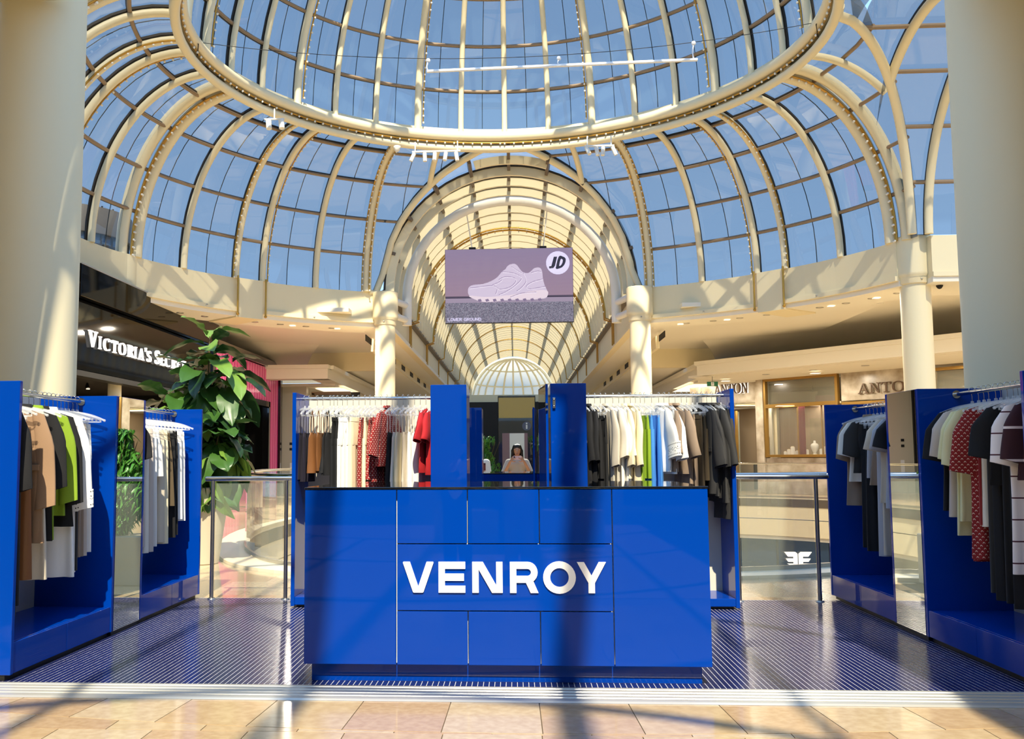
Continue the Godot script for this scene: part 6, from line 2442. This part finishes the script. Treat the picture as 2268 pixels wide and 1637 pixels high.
func person(label: String, at: Vector3, turn: float, skin: Material, hair: Material, top: Material, pose: Dictionary) -> Node3D:
	# local: faces -z, feet at y = 0, about 1.64 m tall
	var o := thing("person", label, "person", at)
	o.rotation.y = turn
	var neck := V(0, 1.36, 0.01)
	var hd := V(0, 1.53, -0.02)
	var body := [[V(0, 1.02, 0), V(0, 1.25, 0), 0.125, 0.13], [V(-0.07, 1.27, 0), V(0.07, 1.27, 0), 0.10, 0.10], [V(-0.15, 1.31, 0.01), V(0.15, 1.31, 0.01), 0.055, 0.055], [V(-0.075, 0.92, 0), V(0.075, 0.92, 0), 0.115, 0.115], [neck - V(0, 0.06, 0), neck + V(0, 0.08, -0.02), 0.055, 0.05]]
	for s in [-1.0, 1.0]:
		body.append_array([[V(s * 0.09, 0.88, 0), V(s * 0.095, 0.48, -0.01), 0.085, 0.055], [V(s * 0.095, 0.48, -0.01), V(s * 0.095, 0.08, 0.02), 0.052, 0.036], [V(s * 0.095, 0.05, 0.03), V(s * 0.10, 0.035, -0.13), 0.04, 0.03]])
		var el: Vector3 = pose.elbow_r if s > 0 else pose.elbow_l
		var wr: Vector3 = pose.wrist_r if s > 0 else pose.wrist_l
		body.append_array([[V(s * 0.175, 1.30, 0.01), el, 0.05, 0.038], [el, wr, 0.038, 0.024]])
	part("body", field_mesh(body, 0.016, 0.04), skin, o)
	var b: Node3D = o.get_child(0)
	# head with face
	var hb := [[hd + V(0, 0.035, 0.01), hd + V(0, 0.035, 0.012), 0.082, 0.082], [hd + V(0, -0.03, -0.025), hd + V(0, -0.07, -0.045), 0.062, 0.038], [hd + V(0, 0.012, -0.078), hd + V(0, -0.022, -0.094), 0.010, 0.014], [hd + V(-0.018, -0.062, -0.074), hd + V(0.018, -0.062, -0.074), 0.011, 0.011], [hd + V(-0.04, 0.022, -0.058), hd + V(0.04, 0.022, -0.058), 0.02, 0.02], [hd + V(0, -0.05, 0.02), hd + V(0, -0.16, 0.025), 0.05, 0.05]]
	for s in [-1.0, 1.0]: hb.append([hd + V(s * 0.082, 0.015, 0.012), hd + V(s * 0.086, -0.02, 0.008), 0.016, 0.010])
	var head := part("head", field_mesh(hb, 0.007, 0.018), skin, o)
	var mb := MB.new()
	for s in [-1.0, 1.0]: mb.ball(hd + V(s * 0.031, 0.006, -0.070), V(0.013, 0.006, 0.008), 10)
	part("eyes", mb, M.dark, head)
	mb = MB.new()
	mb.ball(hd + V(0, -0.060, -0.083), V(0.024, 0.007, 0.008), 10)
	part("lips", mb, mat("lips", Color8(150, 70, 66), 0.5), head)
	mb = MB.new()
	for s in [-1.0, 1.0]: mb.tube([hd + V(s * 0.014, 0.030, -0.079), hd + V(s * 0.034, 0.037, -0.074), hd + V(s * 0.052, 0.028, -0.060)], 0.004, 6)
	part("eyebrows", mb, hair, head)
	var hr := [[hd + V(0, 0.055, 0.02), hd + V(0, 0.05, 0.03), 0.088, 0.09], [hd + V(0, 0.0, 0.055), hd + V(0, -0.30, 0.085), 0.07, 0.06]]
	for s in [-1.0, 1.0]:
		hr.append([hd + V(s * 0.045, 0.085, -0.03), hd + V(s * 0.082, 0.0, 0.0), 0.04, 0.032])
		hr.append([hd + V(s * 0.084, 0.0, 0.0), hd + V(s * 0.10, -0.28, 0.01), 0.032, 0.036])
	part("hair", field_mesh(hr, 0.010, 0.02), hair, head)
	# loose shirt and trousers over the body
	var sh := [[V(0, 0.98, 0), V(0, 1.24, 0), 0.155, 0.145], [V(-0.08, 1.255, 0), V(0.08, 1.255, 0), 0.112, 0.112], [V(-0.155, 1.305, 0.01), V(0.155, 1.305, 0.01), 0.066, 0.066]]
	for s in [-1.0, 1.0]:
		var el: Vector3 = pose.elbow_r if s > 0 else pose.elbow_l
		sh.append([V(s * 0.178, 1.30, 0.01), V(s * 0.178, 1.30, 0.01).lerp(el, 0.8), 0.064, 0.068])
	part("shirt", field_mesh(sh, 0.014, 0.03), top, o)
	var tr := [[V(-0.08, 0.94, 0), V(0.08, 0.94, 0), 0.13, 0.13]]
	for s in [-1.0, 1.0]: tr.append([V(s * 0.09, 0.88, 0), V(s * 0.10, 0.12, 0.01), 0.10, 0.085])
	part("trousers", field_mesh(tr, 0.018, 0.03), pose.get("trousers", M.cloth_taupe), o)
	for s in [-1.0, 1.0]:
		var wr: Vector3 = pose.wrist_r if s > 0 else pose.wrist_l
		var d: Vector3 = pose.dir_r if s > 0 else pose.dir_l
		var pl: Vector3 = pose.palm_r if s > 0 else pose.palm_l
		part("hand", field_mesh(hand_bones(wr, d.normalized(), pl.normalized(), pose.get("curl", 0.6), pose.thumb_r if s > 0 else pose.thumb_l), 0.0045, 0.008), skin, b)
	return o

func build_people() -> void:
	var skin := mat("skin", Color8(206, 152, 122), 0.5)
	skin.subsurf_scatter_enabled = true
	skin.subsurf_scatter_strength = 0.1
	var hair := mat("hair", Color8(26, 20, 18), 0.45)
	# photographer: phone held level in both hands at chin height
	var p := {"elbow_l": V(-0.27, 1.06, -0.10), "elbow_r": V(0.27, 1.06, -0.10), "wrist_l": V(-0.135, 1.325, -0.245), "wrist_r": V(0.135, 1.325, -0.245), "dir_l": V(0.62, 0.72, -0.25), "dir_r": V(-0.62, 0.72, -0.25), "palm_l": V(0.55, -0.3, 0.6), "palm_r": V(-0.55, -0.3, 0.6), "thumb_l": 1.0, "thumb_r": -1.0, "curl": 0.75, "trousers": M.cloth_taupe}
	var w := person("woman in a pale shirt with long dark hair, holding a phone in both hands", V(0.04, -0.03, 0.36), 0.0, skin, hair, M.cloth_stone, p)
	var ph := thing("phone", "pale pink phone held sideways by the mirrored woman in the pale shirt", "phone", V(0.04, 1.36, 0.075))
	part("case", boxm(V(0, 0, 0), V(0.15, 0.075, 0.009), 0.004), mat("phone_pink", Color8(220, 184, 196), 0.4), ph)
	part("display", boxm(V(0, 0, 0.005), V(0.14, 0.066, 0.002)), M.black_gloss, ph)
	part("camera_bump", boxm(V(-0.055, 0.018, -0.006), V(0.024, 0.024, 0.004), 0.002), M.black_gloss, ph)
	# her companion, one hand to the brow, phone in the other
	var p2 := {"elbow_l": V(-0.24, 1.22, -0.20), "elbow_r": V(0.22, 1.02, -0.06), "wrist_l": V(-0.10, 1.47, -0.17), "wrist_r": V(0.14, 1.14, -0.26), "dir_l": V(0.35, 0.9, 0.1), "dir_r": V(-0.2, 0.75, -0.5), "palm_l": V(0.3, 0.0, 0.9), "palm_r": V(-0.6, 0.2, 0.5), "thumb_l": 1.0, "thumb_r": -1.0, "curl": 0.6, "trousers": M.cloth_navy}
	person("woman in a white top shading her brow with one hand, mirrored beside the photographer", V(-0.74, -0.03, 0.55), 0.15, skin, hair, M.cloth_white, p2)
	var ph2 := thing("phone", "dark red phone held upright by the mirrored woman in the white top", "phone", V(-0.62, 1.19, 0.24))
	part("case", boxm(V(0, 0, 0), V(0.075, 0.15, 0.009), 0.004), mat("phone_red", Color8(96, 30, 40), 0.4), ph2)
	part("camera_bump", boxm(V(0.02, 0.05, -0.006), V(0.024, 0.024, 0.004), 0.002), M.black_gloss, ph2)
